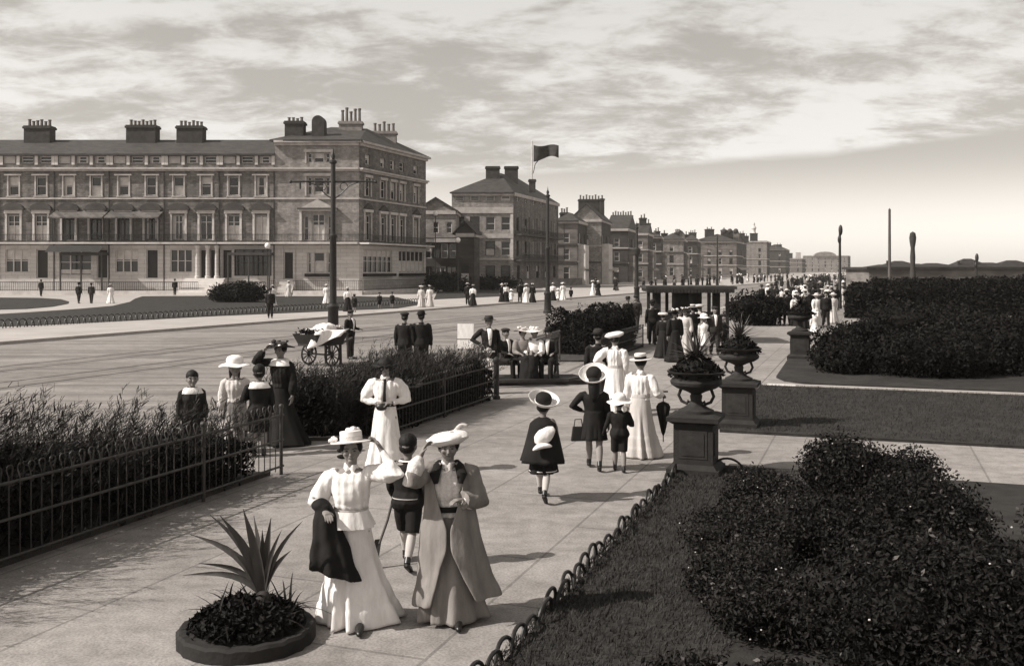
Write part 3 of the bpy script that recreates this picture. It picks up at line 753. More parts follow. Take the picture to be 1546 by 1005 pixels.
# ---- the terrace facing the gardens and the corner hotel
YA = 110.0
za = lambda y: WZ(y, YA); xa = lambda x: WX(x, YA)
def common_trim(h, p0, p1, ln, wm, corner=False):
    st = MB()
    trim(h, 'plinth', p0, p1, 0, ln, 0, za(421), .08, None, st); st.build('plinth', M['stucco'], h)
    c = MB()
    trim(h, '', p0, p1, 0, ln, za(258.5), za(256), .28, None, c); trim(h, '', p0, p1, 0, ln, za(256)+.002, za(253.5), .5, None, c); c.build('cornice', M['trim'], h)
    trim(h, 'string_course', p0, p1, 0, ln, za(301), za(298.5), .12, M['trim'])
    b = trim(h, 'balcony', p0, p1, 0.02, ln-.02, za(368.5), za(366), 1.25, M['stone'])
    return b
def house(i, xl, xr, label, ground, veranda=None, bshift=()):
    h = thing('terraced_house', label, 'house', (0,0,0), 0, 'brick terrace houses facing the gardens')
    p0, p1 = (xl, YA), (xr, YA); ln = xr-xl; dp = 14
    bays = [ln*.25, ln*.75]; ops = []; win = []
    for u in bays:
        ops.append((u-.55, u+.55, za(295), za(267))); win.append((ops[-1], 'sash', rand_blind(), 1))
        ops.append((u-.68, u+.68, za(362), za(325))); win.append((ops[-1], 'french', brnd.choice([None,(.02,.6),None,(.02,.95)]), 1))
    for k in range(3):
        u = ln*(.17+.33*k); ops.append((u-.65, u+.65, za(246.5), za(236))); win.append((ops[-1], 'sash', None if k else (.05,.9), 1))
    g0, g1 = za(411), za(376.5)
    doors = []
    if ground == 'bay_door':
        ops.append((ln*.1, ln*.1+2.5, g0, g1)); win.append((ops[-1], 'sash', (.55,.97), 3))
        ops.append((ln*.66, ln*.66+1.3, za(421)+.05, g1)); doors.append(ops[-1])
    elif ground == 'columns':
        ops.append((ln*.1, ln*.1+2.4, g0, g1)); win.append((ops[-1], 'sash', None, 3))
        for u in (.74, .92):
            ops.append((ln*u-.62, ln*u+.5, za(421)+.05, g1)); doors.append(ops[-1])
    elif ground == 'dark_bay':
        ops.append((ln*.04, ln*.04+1.1, za(421)+.05, g1)); doors.append(ops[-1])
        ops.append((ln*.26, ln*.94, g0-.4, g1)); win.append((ops[-1], 'sash', None, 4))
    elif ground == 'shop':
        ops.append((ln*.08, ln*.66, g0-.3, g1)); win.append((ops[-1], 'sash', (.05,.22), 3))
        ops.append((ln*.76, ln*.76+1.2, za(421)+.05, g1)); doors.append(ops[-1])
    for u in (.2,.55,.85):
        ops.append((ln*u-.5, ln*u+.5, .55, za(423))); win.append((ops[-1], 'sash', None, 1))
    w = MB(); split = za(370)
    up = [o for o in ops if o[2] > split]; lw = [o for o in ops if o[3] < split]
    facade(w, p0, p1, split, za(232.5), up)
    for a, b in ((p1,(xr,YA+dp)),((xr,YA+dp),(xl,YA+dp)),((xl,YA+dp),p0)): facade(w, a, b, 0, za(232.5), [])
    w.build('wall', M['brick'], h)
    g = MB(); facade(g, p0, p1, 0, split, lw); g.build('ground_storey', M['stucco'], h)
    for (o, k, bl, li) in win:
        dk = li == 4 or (veranda and k == 'french')  # darkened frames under the veranda paint in the shade of its recess
        window(h, p0, p1, o, k, fm='frame_dark' if dk else 'frame', lights=li, blind=None if dk else bl)
    for o in doors:
        window(h, p0, p1, o, 'door', fm='frame')
    trim(h, 'downpipe', p0, p1, ln-.14, ln-.03, .1, za(253.5), .1, M['trim_dark'])
    bal = common_trim(h, p0, p1, ln, 'brick')
    railing(bal, p0, p1, .03, ln-.03, za(366), .85, 1.18, .16, M['iron'])
    for u in bays:
        tr = MB(); trim(h, '', p0, p1, u-.95, u+.95, za(265.2), za(263), .3, None, tr)
        trim(h, '', p0, p1, u-.72, u-.56, za(296), za(265.3), .07, None, tr); trim(h, '', p0, p1, u+.56, u+.72, za(296), za(265.3), .07, None, tr)
        trim(h, '', p0, p1, u-.8, u+.8, za(297.5), za(296.02), .16, None, tr); tr.build('window_hood', M['trim'], h)
        sr = MB(); trim(h, '', p0, p1, u-.92, u-.7, za(363), za(322.5), .14, None, sr); trim(h, '', p0, p1, u+.7, u+.92, za(363), za(322.5), .14, None, sr)
        trim(h, '', p0, p1, u-1.0, u+1.0, za(322.4), za(317.3), .2, None, sr); sr.build('window_surround', M['stone'], h)
        trim(h, 'hood_shelf', p0, p1, u-1.25, u+1.25, za(317.2), za(314.6), .45, M['trim_dark'])
        pediment(h, p0, p1, u, 2.3, za(314.5), .6, .3, M['trim_dark'], True)
    for u in (.03, .335, .665, .97):
        trim(h, 'attic_pilaster', p0, p1, ln*u-.17, ln*u+.17, za(249), za(235.5), .1, M['stone'])
    if ground == 'columns':
        for u in (.645, .83, .995):
            MB().lathe([(.3,0),(.3,.25),(.22,.3),(.2,3.2),(.24,3.3),(.3,3.4),(.3,3.6)], 14, (xl+ln*u-.1, YA-.7, za(420))).build('column', M['stucco'], h, True)
        stp = MB()
        for k in range(6): stp.box(xl+ln*.42, xl+ln*1.14, YA-1.1-.42*(6-k), YA-1.1-.42*(5-k)+.0, .003, .28*(k+1))
        stp.box(xl+ln*.42, xl+ln*1.14, YA-1.1, YA-.02, .003, 1.78); stp.build('front_steps', M['limewash'], h)
    if ground in ('dark_bay', 'shop'):
        v = MB(); v.box(xl+ln*.22, xl+ln-.05, YA-1.9, YA-.1, 4.3, 4.6)
        for u in (.23, .6, .97): v.box(xl+ln*u-.07, xl+ln*u+.07, YA-1.85, YA-1.7, .02, 4.3)
        v.build('porch', M['frame_dark'], h)
    if veranda:
        vr = MB(); y0 = YA-1.9
        vr.add([(xl+.1,YA-.02,za(318)),(xr-.1,YA-.02,za(318)),(xr-.1,y0,za(329)),(xl+.1,y0,za(329)),(xl+.1,YA-.02,za(319.5)),(xr-.1,YA-.02,za(319.5)),(xr-.1,y0,za(331)),(xl+.1,y0,za(331))],
               [(3,2,1,0),(4,5,6,7),(0,4,7,3),(3,7,6,2),(2,6,5,1)])
        vo = vr.build('veranda_roof', M['awning'], h)
        for k in range(5):
            x = xl+.25+(ln-.5)*k/4; MB().box(x-.06,x+.06,YA-1.22,YA-1.1,za(366),za(324.5)).build('veranda_post', M['iron'], h)
        if veranda > 1:
            MB().add([(xl+.1,y0+.3,za(371)),(xr-.1,y0+.3,za(371)),(xr-.1,y0-.7,za(381)),(xl+.1,y0-.7,za(381))],[(0,1,2,3)]).build('shop_awning', M['wood_dark'], h)
    za_e = za(232.5)
    rf = MB(); r0, rz_ = YA+6.5, za(232.5)+2.4
    rf.add([(xl,YA-.35,za_e),(xr,YA-.35,za_e),(xr,r0,rz_),(xl,r0,rz_),(xl,YA+dp+.3,za_e),(xr,YA+dp+.3,za_e),(xl,YA-.35,za_e-.2),(xr,YA-.35,za_e-.2)],
           [(0,1,2,3),(3,2,5,4),(0,6,7,1),(0,3,4),(1,5,2)])
    ro = rf.build('roof', M['slate'], h)
    return h, ro
xs = [xa(x) for x in (-83, 0, 83, 166, 249, 332, 415)]
LBL = ['brick terraced house partly beyond the left edge of the view', 'brick terraced house with a pale triple window and no veranda, furthest left', 'brick terraced house with striped veranda roof above a dark shop front with awning',
       'brick terraced house with striped veranda roof above a pale triple window', 'brick terraced house with pale triple window and one dark door, under the smaller stack', 'brick terraced house with white columned porch and pale front steps, next to the corner hotel']
# left-to-right; the last but one house carries the dark ground floor bay
kinds = ['bay_door', 'bay_door', 'shop', 'bay_door', 'columns', 'dark_bay']
LBL[4] = 'brick terraced house with white columns beside its two doors and pale steps'
LBL[5] = 'brick terraced house with dark glazed porch, next to the tall corner hotel'
houses = []
for i in range(6):
    h, ro = house(i, xs[i], xs[i+1], LBL[i], kinds[i], {2: 2, 3: 1}.get(i))
    houses.append(ro)
chimney(houses[3], (WX(216,YA+5.6), YA+5.6), 3.4, 1.5, za(228), WZ(190,YA+5.6), 7, 'chimney', pot_axis='x', poth=.6)
chimney(houses[4], (WX(289,YA+5.6), YA+5.6), 3.0, 1.5, za(228), WZ(191,YA+5.6), 6, 'chimney', pot_axis='x', poth=.6)
chimney(houses[1], (WX(60,YA+5.6), YA+5.6), 3.0, 1.5, za(228), WZ(191,YA+5.6), 6, 'chimney', pot_axis='x', poth=.7)

def hotel():
    h = thing('corner_hotel', 'tall pale brick corner hotel with hipped roof and five pot chimney stack', 'hotel')
    Lc, Cc, Rc = (xa(415), YA), (xa(542), YA), (WX(643,126.5), 126.5); Bc = (xa(415)+2.5, 126.5)
    lnA = Cc[0]-Lc[0]; lnB = math.dist(Cc, Rc); split = za(370); top = za(213.5)
    ux = lambda px: xa(px)-Lc[0]
    opsA = []; wA = []
    def A(x0,x1,y1,y0,kind='sash',blind=None,lights=1): opsA.append((ux(x0),ux(x1),za(y1),za(y0))); wA.append((opsA[-1],kind,blind,lights))
    A(474,489,245.5,231,'sash',(.5,.95)); A(464.5,471,245.5,231); A(492,498,245.5,231)
    A(474,489,294,268,'sash',(.03,.2)); A(464.5,471,294,268); A(492,498,294,268)
    A(471.5,490,363,323,'french',(.02,.6)); A(459,466,363,326); A(495,502,363,326)
    A(474,490,412,381,'sash',(.05,.6)); A(463.5,471,412,381); A(493,500,412,381)
    A(428.5,443,421.5,380,'door')
    for x in (432,470,495): A(x-6,x+6,438,425)
    # sea front: five bays
    fr = lambda px: (lambda t: t*lnB)( ((px-773)/1500*Cc[1]-Cc[0]) / ((Rc[0]-Cc[0]) - (px-773)/1500*(Rc[1]-Cc[1])) )
    opsB = []; wB = []
    us = [fr(p) for p in (555, 578, 593, 606.5, 627.5)]
    zc = lambda y: za(y)
    for k, u in enumerate(us):
        for (z0_, z1_, kind, hw) in ((za(245.5),za(231),'sash',.6),(za(294),za(267),'sash',.62),(za(362),za(324),'french',.7)):
            opsB.append((u-hw,u+hw,z0_,z1_)); wB.append((opsB[-1],kind,rand_blind(),1))
    for (a, b) in ((548.5,592),(602,640)):
        opsB.append((fr(a),fr(b),za(412),za(376))); wB.append((opsB[-1],'sash',(.05,.55) if a > 600 else (.7,.97),6))
    for px in (560,580,612,630): opsB.append((fr(px)-.5,fr(px)+.5,.5,za(425))); wB.append((opsB[-1],'sash',None,1))
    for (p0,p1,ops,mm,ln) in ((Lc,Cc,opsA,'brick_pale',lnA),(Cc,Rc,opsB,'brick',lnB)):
        w = MB(); facade(w,p0,p1,split,top,[o for o in ops if o[2] > split])
        if p0 is Lc:
            facade(w,Rc,Bc,0,top,[]); facade(w,Bc,Lc,0,top,[])
        w.build('wall', M[mm], h)
        g = MB(); facade(g,p0,p1,0,split,[o for o in ops if o[3] < split]); g.build('ground_storey', M['stucco'], h)
    for (o,k,bl,li) in wA: window(h,Lc,Cc,o,k,blind=bl,lights=li)
    for (o,k,bl,li) in wB: window(h,Cc,Rc,o,k,blind=bl,lights=li)
    for (p0,p1,ln) in ((Lc,Cc,lnA),(Cc,Rc,lnB)):
        bal = common_trim(h,p0,p1,ln,'')
        railing(bal,p0,p1,.03,ln+(1.1 if p0 is Lc else -.03),za(366),.85,1.18,.16,M['iron'])
        c = MB(); trim(h,'',p0,p1,0,ln,za(219.8),za(216),.3,None,c); trim(h,'',p0,p1,-.0,ln+.3,za(215.9),za(212.6),.6,None,c); c.build('eaves_cornice',M['trim'],h)
    q = MB()
    for k in range(20):
        z = za(420)+k*(za(372)-za(420))/20
    def surr(p0,p1,u0,u1,z0,z1,name,m='trim',w=.18,out=.12):
        t = MB(); trim(h,'',p0,p1,u0-w,u0-.01,z0,z1,out,None,t); trim(h,'',p0,p1,u1+.01,u1+w,z0,z1,out,None,t); trim(h,'',p0,p1,u0-w-.1,u1+w+.1,z1+.003,z1+.3,out+.12,None,t); t.build(name,M[m],h)
    surr(Lc,Cc,ux(463),ux(499),za(246.5),za(230),'window_surround'); surr(Lc,Cc,ux(463),ux(499),za(296),za(266),'window_surround')
    surr(Lc,Cc,ux(456),ux(504),za(363),za(318.5),'window_surround','stone',.25,.2)
    trim(h,'hood_shelf',Lc,Cc,ux(450),ux(510),za(316.3),za(314),.5,M['trim_dark'])
    pediment(h,Lc,Cc,ux(480),3.6,za(313.9),.95,.35,M['trim'])
    wb = MB(); trim(h,'',Lc,Cc,ux(461),ux(502),za(417.5),za(413),.45,None,wb); wb.build('window_box',M['leaf'],h)
    for (a,b) in ((548,593),(602,640)):
        wb = MB(); trim(h,'',Cc,Rc,fr(a),fr(b),za(417.5),za(413),.5,None,wb); wb.build('window_box',M['leaf'],h)
    for k, u in enumerate(us):
        surr(Cc,Rc,u-.64,u+.64,za(295),za(266),'window_surround')
        surr(Cc,Rc,u-.72,u+.72,za(363),za(319),'window_surround','stone')
        if k in (0,1,4): pediment(h,Cc,Rc,u,2.2,za(314),.65,.3,M['trim_dark'])
    dz = MB(); trim(h,'',Lc,Cc,ux(426),ux(428.3),za(421),za(376),.15,None,dz); trim(h,'',Lc,Cc,ux(443.2),ux(445.5),za(421),za(376),.15,None,dz); dz.build('door_surround',M['stucco'],h)
    st = MB()
    for k in range(6): st.box(xa(425), xa(448), YA-.3-.4*(6-k), YA-.3-.4*(5-k), .003, .28*(k+1))
    st.build('front_steps', M['stone'], h)
    rz = za(213)+.1
    ro = hip_roof(h, [Lc,Cc,Rc,Bc], rz, [(xa(480),YA+8.2,rz+2.6),(xa(535),YA+9.4,rz+2.6)], .75, 'slate')
    chimney(ro, (WX(446,YA+3.2), YA+3.2), 2.1, 1.6, za(214), WZ(184,YA+3.2), 4, 'chimney', cap=True, pot_axis='x', poth=.45)
    # arched chimney head
    ar = MB(); x0, x1 = xa(464.5), xa(483.5); r = (x1-x0)/2; zt = za(179)
    prof = [(x0,za(214)),(x1,za(214))] + [((x0+x1)/2+r*math.cos(PI*k/10), zt+r*math.sin(PI*k/10)) for k in range(11)]
    k = len(prof); ya, yb = YA+2.2, YA+3.9
    ar.add([(a,ya,b) for a,b in prof]+[(a,yb,b) for a,b in prof],[tuple(range(k)),tuple(range(2*k-1,k-1,-1))]+[(i,k+i,k+(i+1)%k,(i+1)%k) for i in range(k)])
    ar.build('arched_chimney', M['chimney'], ro)
    chimney(ro, (WX(530,YA+8), YA+8), 2.7, 1.2, za(214), WZ(184,YA+8), 5, 'chimney_pale', pot_axis='x', poth=1.45)
    chimney(ro, (WX(580,YA+12), YA+12), 3.0, 1.3, za(214), WZ(199,YA+12), 5, 'chimney_pale', pot_axis='x', poth=1.05)
    # forecourt railing on a low wall
hotel()
def area_rail(label, p0, p1, h0, h1, gaps=()):
    t = thing('area_railing', label, 'railing')
    ln = math.dist(p0, p1); segs = []; u = 0
    for a, b in list(gaps)+[(ln, ln)]:
        if a > u: segs.append((u, a))
        u = b
    for a, b in segs:
        trim(t, 'low_wall', p0, p1, a, b, 0, h0, .15, M['stone'], inn=.15)
        railing(t, p0, p1, a+.02, b-.02, h0, h1, 0, .2, M['iron'])
area_rail('iron forecourt railing on a low stone wall before the brick terrace', (xs[0],YA-2.95), (xs[6]-.3,YA-2.95), .45, .95, ((xa(312)-xs[0], xa(352)-xs[0]),))
area_rail('iron forecourt railing on a low stone wall before the corner hotel', (xs[6]+.1,YA-2.95), (xa(553),YA-2.95), .45, 1.1, ((xa(424)-xs[6], xa(450)-xs[6]),))
area_rail('iron railing along the sea side of the corner hotel', (xa(555),YA-2.8), (WX(655,126.5),126.5), .45, 1.1)

# ---- generic block: left end wall, sea front, roof and stacks
def block(label, name, cat, pl, pc, pr, Yl, Yc, Yr, eave_y, roof, rows_l, rows_r, wall='brick_mid', wall_r=None, ridge=2.5, chims=(), back=14, simple=True, base=0, group=None, rm='slate', balcony=None, cornice=True):
    h = thing(name, label, cat, group=group)
    Lc, Cc, Rc = (WX(pl,Yl),Yl), (WX(pc,Yc),Yc), (WX(pr,Yr),Yr)
    Bc = (Lc[0]+(Rc[0]-Cc[0]), Lc[1]+(Rc[1]-Cc[1]))
    top = WZ(eave_y, Yc)
    def put(p0, p1, rows, m):
        ln = math.dist(p0, p1); ops = []; kk = []
        for (z0, z1, n, w, kind) in rows:
            for i in range(n):
                u = ln*(i+.5)/n
                if w*n > ln*.9: continue
                ops.append((u-w/2,u+w/2,z0,z1)); kk.append(kind)
        w = MB(); facade(w, p0, p1, base, top, ops, .25); w.build('wall', M[m], h)
        for o, k in zip(ops, kk): window(h, p0, p1, o, k, depth=.25, simple=True, blind=rand_blind() if brnd.random() < .5 else None, fm='frame' if brnd.random() < .6 else 'frame_dark')
        return ln
    lnl = put(Lc, Cc, rows_l, wall); lnr = put(Cc, Rc, rows_r, wall_r or wall)
    w = MB(); facade(w,Rc,Bc,base,top,[]); facade(w,Bc,Lc,base,top,[]); w.build('wall', M[wall], h)
    if cornice:
        c = MB(); trim(h,'',Lc,Cc,0,lnl,top-.5,top-.02,.25,None,c); trim(h,'',Cc,Rc,.0,lnr,top-.5,top-.02,.25,None,c); c.build('cornice', M['trim'], h)
    L3, C3, R3, B3_ = [Vector((p[0],p[1],0)) for p in (Lc,Cc,Rc,Bc)]
    if roof == 'hip':
        m1 = (L3+C3)/2; m2 = (B3_+R3)/2
        a = m1.lerp(m2,.32); b = m1.lerp(m2,.68); a.z = b.z = top+ridge
        # ridge runs along the sea front
        e = [L3,C3,R3,B3_]
        ro = hip_roof(h, [(p.x,p.y) for p in (B3_,L3,C3,R3)], top, [(b.x,b.y,b.z),(a.x,a.y,a.z)], .5, rm)
    elif roof == 'gable_l':    # gable faces the viewer on the end wall
        a = (L3+C3)/2; b = (B3_+R3)/2; t = Vector((0,0,top)); k = Vector((0,0,top+ridge)); n = (a-b).normalized()*.35
        mb = MB(); vs = [L3+t+n, C3+t+n, a+k+n, B3_+t, R3+t, b+k]
        sx = (C3-L3).normalized()*.35
        vs[0] -= sx; vs[3] -= sx; vs[1] += sx; vs[4] += sx
        dn = Vector((0,0,.22)); vs += [v-dn for v in vs]
        mb.add(vs, [(0,2,5,3),(2,1,4,5),(6,9,11,8),(8,11,10,7),(0,6,8,2),(2,8,7,1),(1,7,10,4),(3,9,6,0)])
        ro = mb.build('roof', M[rm], h)
        MB().add([L3+t, C3+t, a+k-Vector((0,0,.15))],[(0,1,2)]).build('gable', M[wall], h)
    elif roof == 'gable_r':    # gable fronts to the sea
        a = (C3+R3)/2; b = (L3+B3_)/2; t = Vector((0,0,top)); k = Vector((0,0,top+ridge))
        mb = MB(); mb.add([C3+t,R3+t,a+k,L3+t,B3_+t,b+k],[(0,2,5,3),(2,1,4,5),(0,1,2),(3,5,4)])
        ro = mb.build('roof', M[rm], h)
    else:
        mb = MB(); e = [(p.x,p.y) for p in (L3,C3,R3,B3_)]
        mb.prism(e, top-.02, top+.12); ro = mb.build('roof', M[rm], h)
    if balcony:
        for zb in balcony:
            b = trim(h,'balcony',Cc,Rc,.2,lnr-.2,zb-.2,zb,1.2,M['trim_dark'])
            railing(b,Cc,Rc,.25,lnr-.25,zb,.9,1.1,.35,M['iron'],r=.05)
            ro_ = MB()
            n_ = 6
            for i in range(n_+1): trim(h,'',Cc,Rc,.25+(lnr-.6)*i/n_,.33+(lnr-.6)*i/n_,zb+.01,zb+2.6,1.15,None,ro_,inn=-1.05)
            ro_.build('balcony_posts', M['iron'], h)
    for (px, Y, w, y0, y1, pots, m) in chims:
        chimney(ro, (WX(px,Y),Y), w, 1.3, y0 if y0 > 300 else 0, 1, 0, m) if False else chimney(ro, (WX(px,Y),Y), w, 1.2, WZ(y0,Y), WZ(y1,Y), pots, m, pot_axis='x', poth=.8)
    return h
def rows(levels, n, w, kind='sash'): return [(a,b,n,w,kind) for a,b in levels]
zb2 = lambda y: WZ(y,145)
h2 = block('square four storey hotel with hipped roof, two chimneys and iron balconies', 'hotel', 'hotel', 682, 775, 843, 145, 145, 170, 290.5, 'hip',
      [(zb2(303),zb2(296),4,1.3,'sash'),(zb2(348),zb2(327),4,1.4,'sash'),(zb2(386),zb2(364),4,1.4,'sash'),(zb2(421),zb2(401),4,1.4,'sash')],
      [(zb2(302.5),zb2(294),6,1.0,'sash'),(zb2(348),zb2(327),6,1.2,'french'),(zb2(386),zb2(362),6,1.2,'french'),(zb2(421),zb2(400),5,1.5,'sash')],
      'brick_pale', 'brick', 3.6, [(744,151,2.1,288,251.5,0,'chimney'),(772,156,2.1,288,251.5,0,'chimney'),(803.5,152,1.0,290,271,0,'chimney')], balcony=(zb2(392),zb2(353)))
p0, p1 = (WX(682,145),145), (WX(775,145),145)
for (ya,yb) in ((322,313),(359.5,353),(392.5,389.5)): trim(h2,'string_course',p0,p1,0,math.dist(p0,p1),zb2(ya),zb2(yb),.15,M['trim'])
trim(h2,'quoin',p0,p1,math.dist(p0,p1)-.42,math.dist(p0,p1)-.02,zb2(389),zb2(323),.1,M['stone'])
block('pale gabled house between the corner hotel and the square hotel', 'gabled_house', 'house', 628, 688, 694, 138, 138, 146, 318, 'gable_l', [(WZ(352,138),WZ(335,138),3,.8,'sash'),(WZ(392,138),WZ(372,138),3,.9,'sash')], [], 'brick_pale', None, 1.9)
block('low dark shop front under the gabled house', 'shop', 'shop', 640, 690, 700, 131, 131, 134, 360, 'flat', [(WZ(390,131),WZ(368,131),4,.9,'sash'),(WZ(428,131),WZ(402,131),3,1.3,'french')], [], 'brick_dark', None, 1)
block('dark narrow kiosk building with a pointed roof beside the square hotel', 'kiosk', 'kiosk', 688, 716, 724, 128, 128, 131, 352, 'gable_l', [(WZ(425,128),WZ(400,128),1,1.2,'door')], [], 'brick_dark', None, 1.6, rm='roof_dark')
G4 = 'tall seafront houses receding along the parade'
std = lambda n, w=1.1: [(1.0,3.4,n,w,'sash'),(4.6,6.6,n,w,'sash'),(7.6,9.4,n,w,'sash')]
hi = lambda n, w=1.1: std(n,w)+[(10.3,11.8,n,w,'sash')]
row = [
 dict(label='low roofed seafront house just right of the square hotel', pl=838, pc=872, pr=886, Y=(176,176,186), eave=333, roof='hip', wall='brick_mid', ridge=1.6, ch=[(852,181,1.6,332,321,3,'chimney')]),
 dict(label='pale gabled seafront house with a broad battlement-like chimney', pl=862, pc=908, pr=922, Y=(186,186,200), eave=331, roof='gable_l', wall='brick_pale', ridge=3.0, ch=[(890,197,4.4,332,301,7,'chimney'),(909,196,.8,332,300,1,'chimney')]),
 dict(label='dark seafront house with a steep slate roof and many-potted stack', pl=914, pc=948, pr=962, Y=(206,206,222), eave=345, roof='gable_r', wall='brick_dark', ridge=3.2, ch=[(939,216,4.6,346,325,8,'chimney')]),
 dict(label='dark narrow seafront house with two tall slender chimneys', pl=955, pc=978, pr=986, Y=(226,226,240), eave=352, roof='gable_r', wall='brick_mid', ridge=2.6, ch=[(970.5,232,1.6,353,329,2,'chimney'),(979,236,.9,353,337,1,'chimney')]),
 dict(label='dark stepped seafront house filling the gap before the pale plain house', pl=976, pc=998, pr=1001, Y=(248,248,258), eave=357, roof='hip', wall='brick_dark', ridge=1.4, ch=[(992,252,1.4,358,349,2,'chimney')]),
 dict(label='pale plain seafront house with low roof and two small stacks', pl=996, pc=1032, pr=1037, Y=(262,262,276), eave=361, roof='hip', wall='brick_pale', ridge=1.8, ch=[(1022,266,1.4,362,351,2,'chimney'),(988,250,1.2,362,352,1,'chimney'),(1003,266,1.6,362,352,1,'chimney')]),
 dict(label='small dark house with a steep roof wedged beside the dark tall house', pl=1018, pc=1036, pr=1039, Y=(300,300,310), eave=360, roof='gable_l', wall='brick_mid', ridge=2.6, ch=[(1024,304,1.6,361,350,2,'chimney'),(1046,330,2.2,364,351,3,'chimney')]),
 dict(label='dark tall seafront house standing before a wide pale block', pl=1031, pc=1053, pr=1058, Y=(285,285,300), eave=362, roof='hip', wall='brick_dark', ridge=1.6, ch=[(1038,292,1.8,364,354,2,'chimney')]),
 dict(label='wide pale seafront block with several ball topped stacks on its roof', pl=1046, pc=1112, pr=1122, Y=(330,330,350), eave=364, roof='hip', wall='brick_mid', ridge=2.6, ch=[(1071,335,3,364,346,2,'chimney'),(1093,338,2,364,347,1,'chimney'),(1102,338,2,364,348,1,'chimney'),(1111,340,2,364,350,1,'chimney_pale')]),
 dict(label='darker gabled house squeezed between the two pale blocks', pl=1098, pc=1122, pr=1127, Y=(395,395,410), eave=366, roof='gable_l', wall='brick_dark', ridge=4, ch=[(1120,400,2.2,366,352,2,'chimney'),(1127,404,1.6,366,356,1,'chimney')]),
 dict(label='pale seafront block with a small statue-topped turret', pl=1114, pc=1158, pr=1162, Y=(430,430,450), eave=364, roof='flat', wall='brick_pale', ridge=1, ch=[(1138,440,3.2,365,352,1,'chimney'),]),
 dict(label='dark flat topped seafront block beyond the turreted one', pl=1150, pc=1186, pr=1192, Y=(560,560,590), eave=376, roof='hip', wall='brick_dark', ridge=3, ch=[(1160,565,3,377,366,3,'chimney'),(1176,565,3,377,369,2,'chimney')]),
 dict(label='distant grey seafront range with two thin chimneys', pl=1186, pc=1211, pr=1216, Y=(700,700,730), eave=390, roof='flat', wall='brick_mid', ridge=1, ch=[(1194,705,2.2,392,382,0,'chimney'),(1205,705,3.6,404,381,0,'stone')]),
 dict(label='distant long pale hotel with a central curved gable, end of the parade', pl=1212, pc=1280, pr=1284, Y=(800,800,830), eave=386, roof='flat', wall='brick_pale', ridge=1, ch=[]),
]
for r in row:
    Y = r['Y']; hgt = WZ(r['eave'], Y[0]); far = Y[0] > 400
    wl = WX(r['pc'],Y[0])-WX(r['pl'],Y[0]); nl = max(1, int(wl/(3.2 if not far else 5)))
    lev = [l for l in ((1.0,3.2),(4.4,6.4),(7.4,9.2),(10.2,11.7),(13,14.4)) if l[1] < hgt-.6]
    rl = [(a,b,min(nl,9),1.15,'sash') for a,b in lev]; nr = max(1,int(math.dist((WX(r['pc'],Y[1]),Y[1]),(WX(r['pr'],Y[2]),Y[2]))/3.6)); rr = [(a,b,nr,1.3,'sash') for a,b in lev]
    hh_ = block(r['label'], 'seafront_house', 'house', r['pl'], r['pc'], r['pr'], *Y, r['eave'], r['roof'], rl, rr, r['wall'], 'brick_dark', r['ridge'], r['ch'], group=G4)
    if r['pl'] == 1212:
        Yq = 799; c = WX(1246,Yq); mb = MB()
        prof = [(c-9,17.0-3.7),(c+9,17.0-3.7)]+[(c+9*math.cos(PI*k/12), 13.3+3.4*math.sin(PI*k/12)) for k in range(13)]
        k = len(prof); mb.add([(a,Yq,b) for a,b in prof]+[(a,Yq+3,b) for a,b in prof],[tuple(range(k)),tuple(range(2*k-1,k-1,-1))]+[(i,k+i,k+(i+1)%k,(i+1)%k) for i in range(k)])
        mb.build('curved_gable', M['brick_pale'], hh_)
    if r['pl'] == 1114:
        Yq = 436; c = WX(1138,Yq)
        MB().lathe([(1.1,0),(.8,.6),(.9,1.6),(1.2,2.2),(.8,3.0),(.45,3.3),(.6,3.9),(.4,4.5),(0,4.7)],12,(c,Yq,WZ(352,Yq))).build('roof_statue', M['stone'], hh_, True)
    if r['pl'] == 1046:
        for px in (1071,1093,1102,1111):
            MB().ell((WX(px,336),336,WZ(349,336)),(.85,.85,.9),12,8).build('roof_ball', M['chimney'], hh_, True)
    pA, pB, pC = (WX(r['pl'],Y[0]),Y[0]), (WX(r['pc'],Y[1]),Y[1]), (WX(r['pr'],Y[2]),Y[2])
    for zc in (3.9, 7.0):
        if zc < hgt-2: trim(hh_, 'string_course', pA, pB, .1, math.dist(pA,pB)-.01, zc, zc+.28, .16, M['trim' if far or brnd.random() < .6 else 'trim_dark']); trim(hh_, 'string_course', pB, pC, .01, math.dist(pB,pC)-.1, zc, zc+.28, .16, M['trim'])
    if not far:
        aw = MB(); l_ = math.dist(pB,pC); q0, dd, nn, _ = frame2(pB,pC)
        for (u0,u1) in ((.06,.48),(.54,.95)):
            A, B = q0+dd*l_*u0, q0+dd*l_*u1; zt_ = Vector((0,0,3.5)); zb_ = Vector((0,0,2.7))
            aw.add([A+zt_,B+zt_,B+zb_+nn*1.5,A+zb_+nn*1.5,A+zt_-Vector((0,0,.08)),B+zt_-Vector((0,0,.08)),B+zb_+nn*1.5-Vector((0,0,.25)),A+zb_+nn*1.5-Vector((0,0,.25))],[(0,3,2,1),(4,5,6,7),(3,7,6,2),(0,4,7,3),(1,2,6,5)])
        aw.build('shop_awning', M['canvas' if brnd.random() < .5 else 'awning'], hh_)
    # ground floor shop awnings / bay fronts on the nearer ones
    if Y[0] < 300:
        p0, p1 = (WX(r['pc'],Y[1]),Y[1]), (WX(r['pr'],Y[2]),Y[2])
        trim(hh_, 'front_bay', p0, p1, .6, math.dist(p0,p1)*.45, 0, hgt*.62, 1.3, M['stone' if Y[0] < 200 else 'brick_mid'])
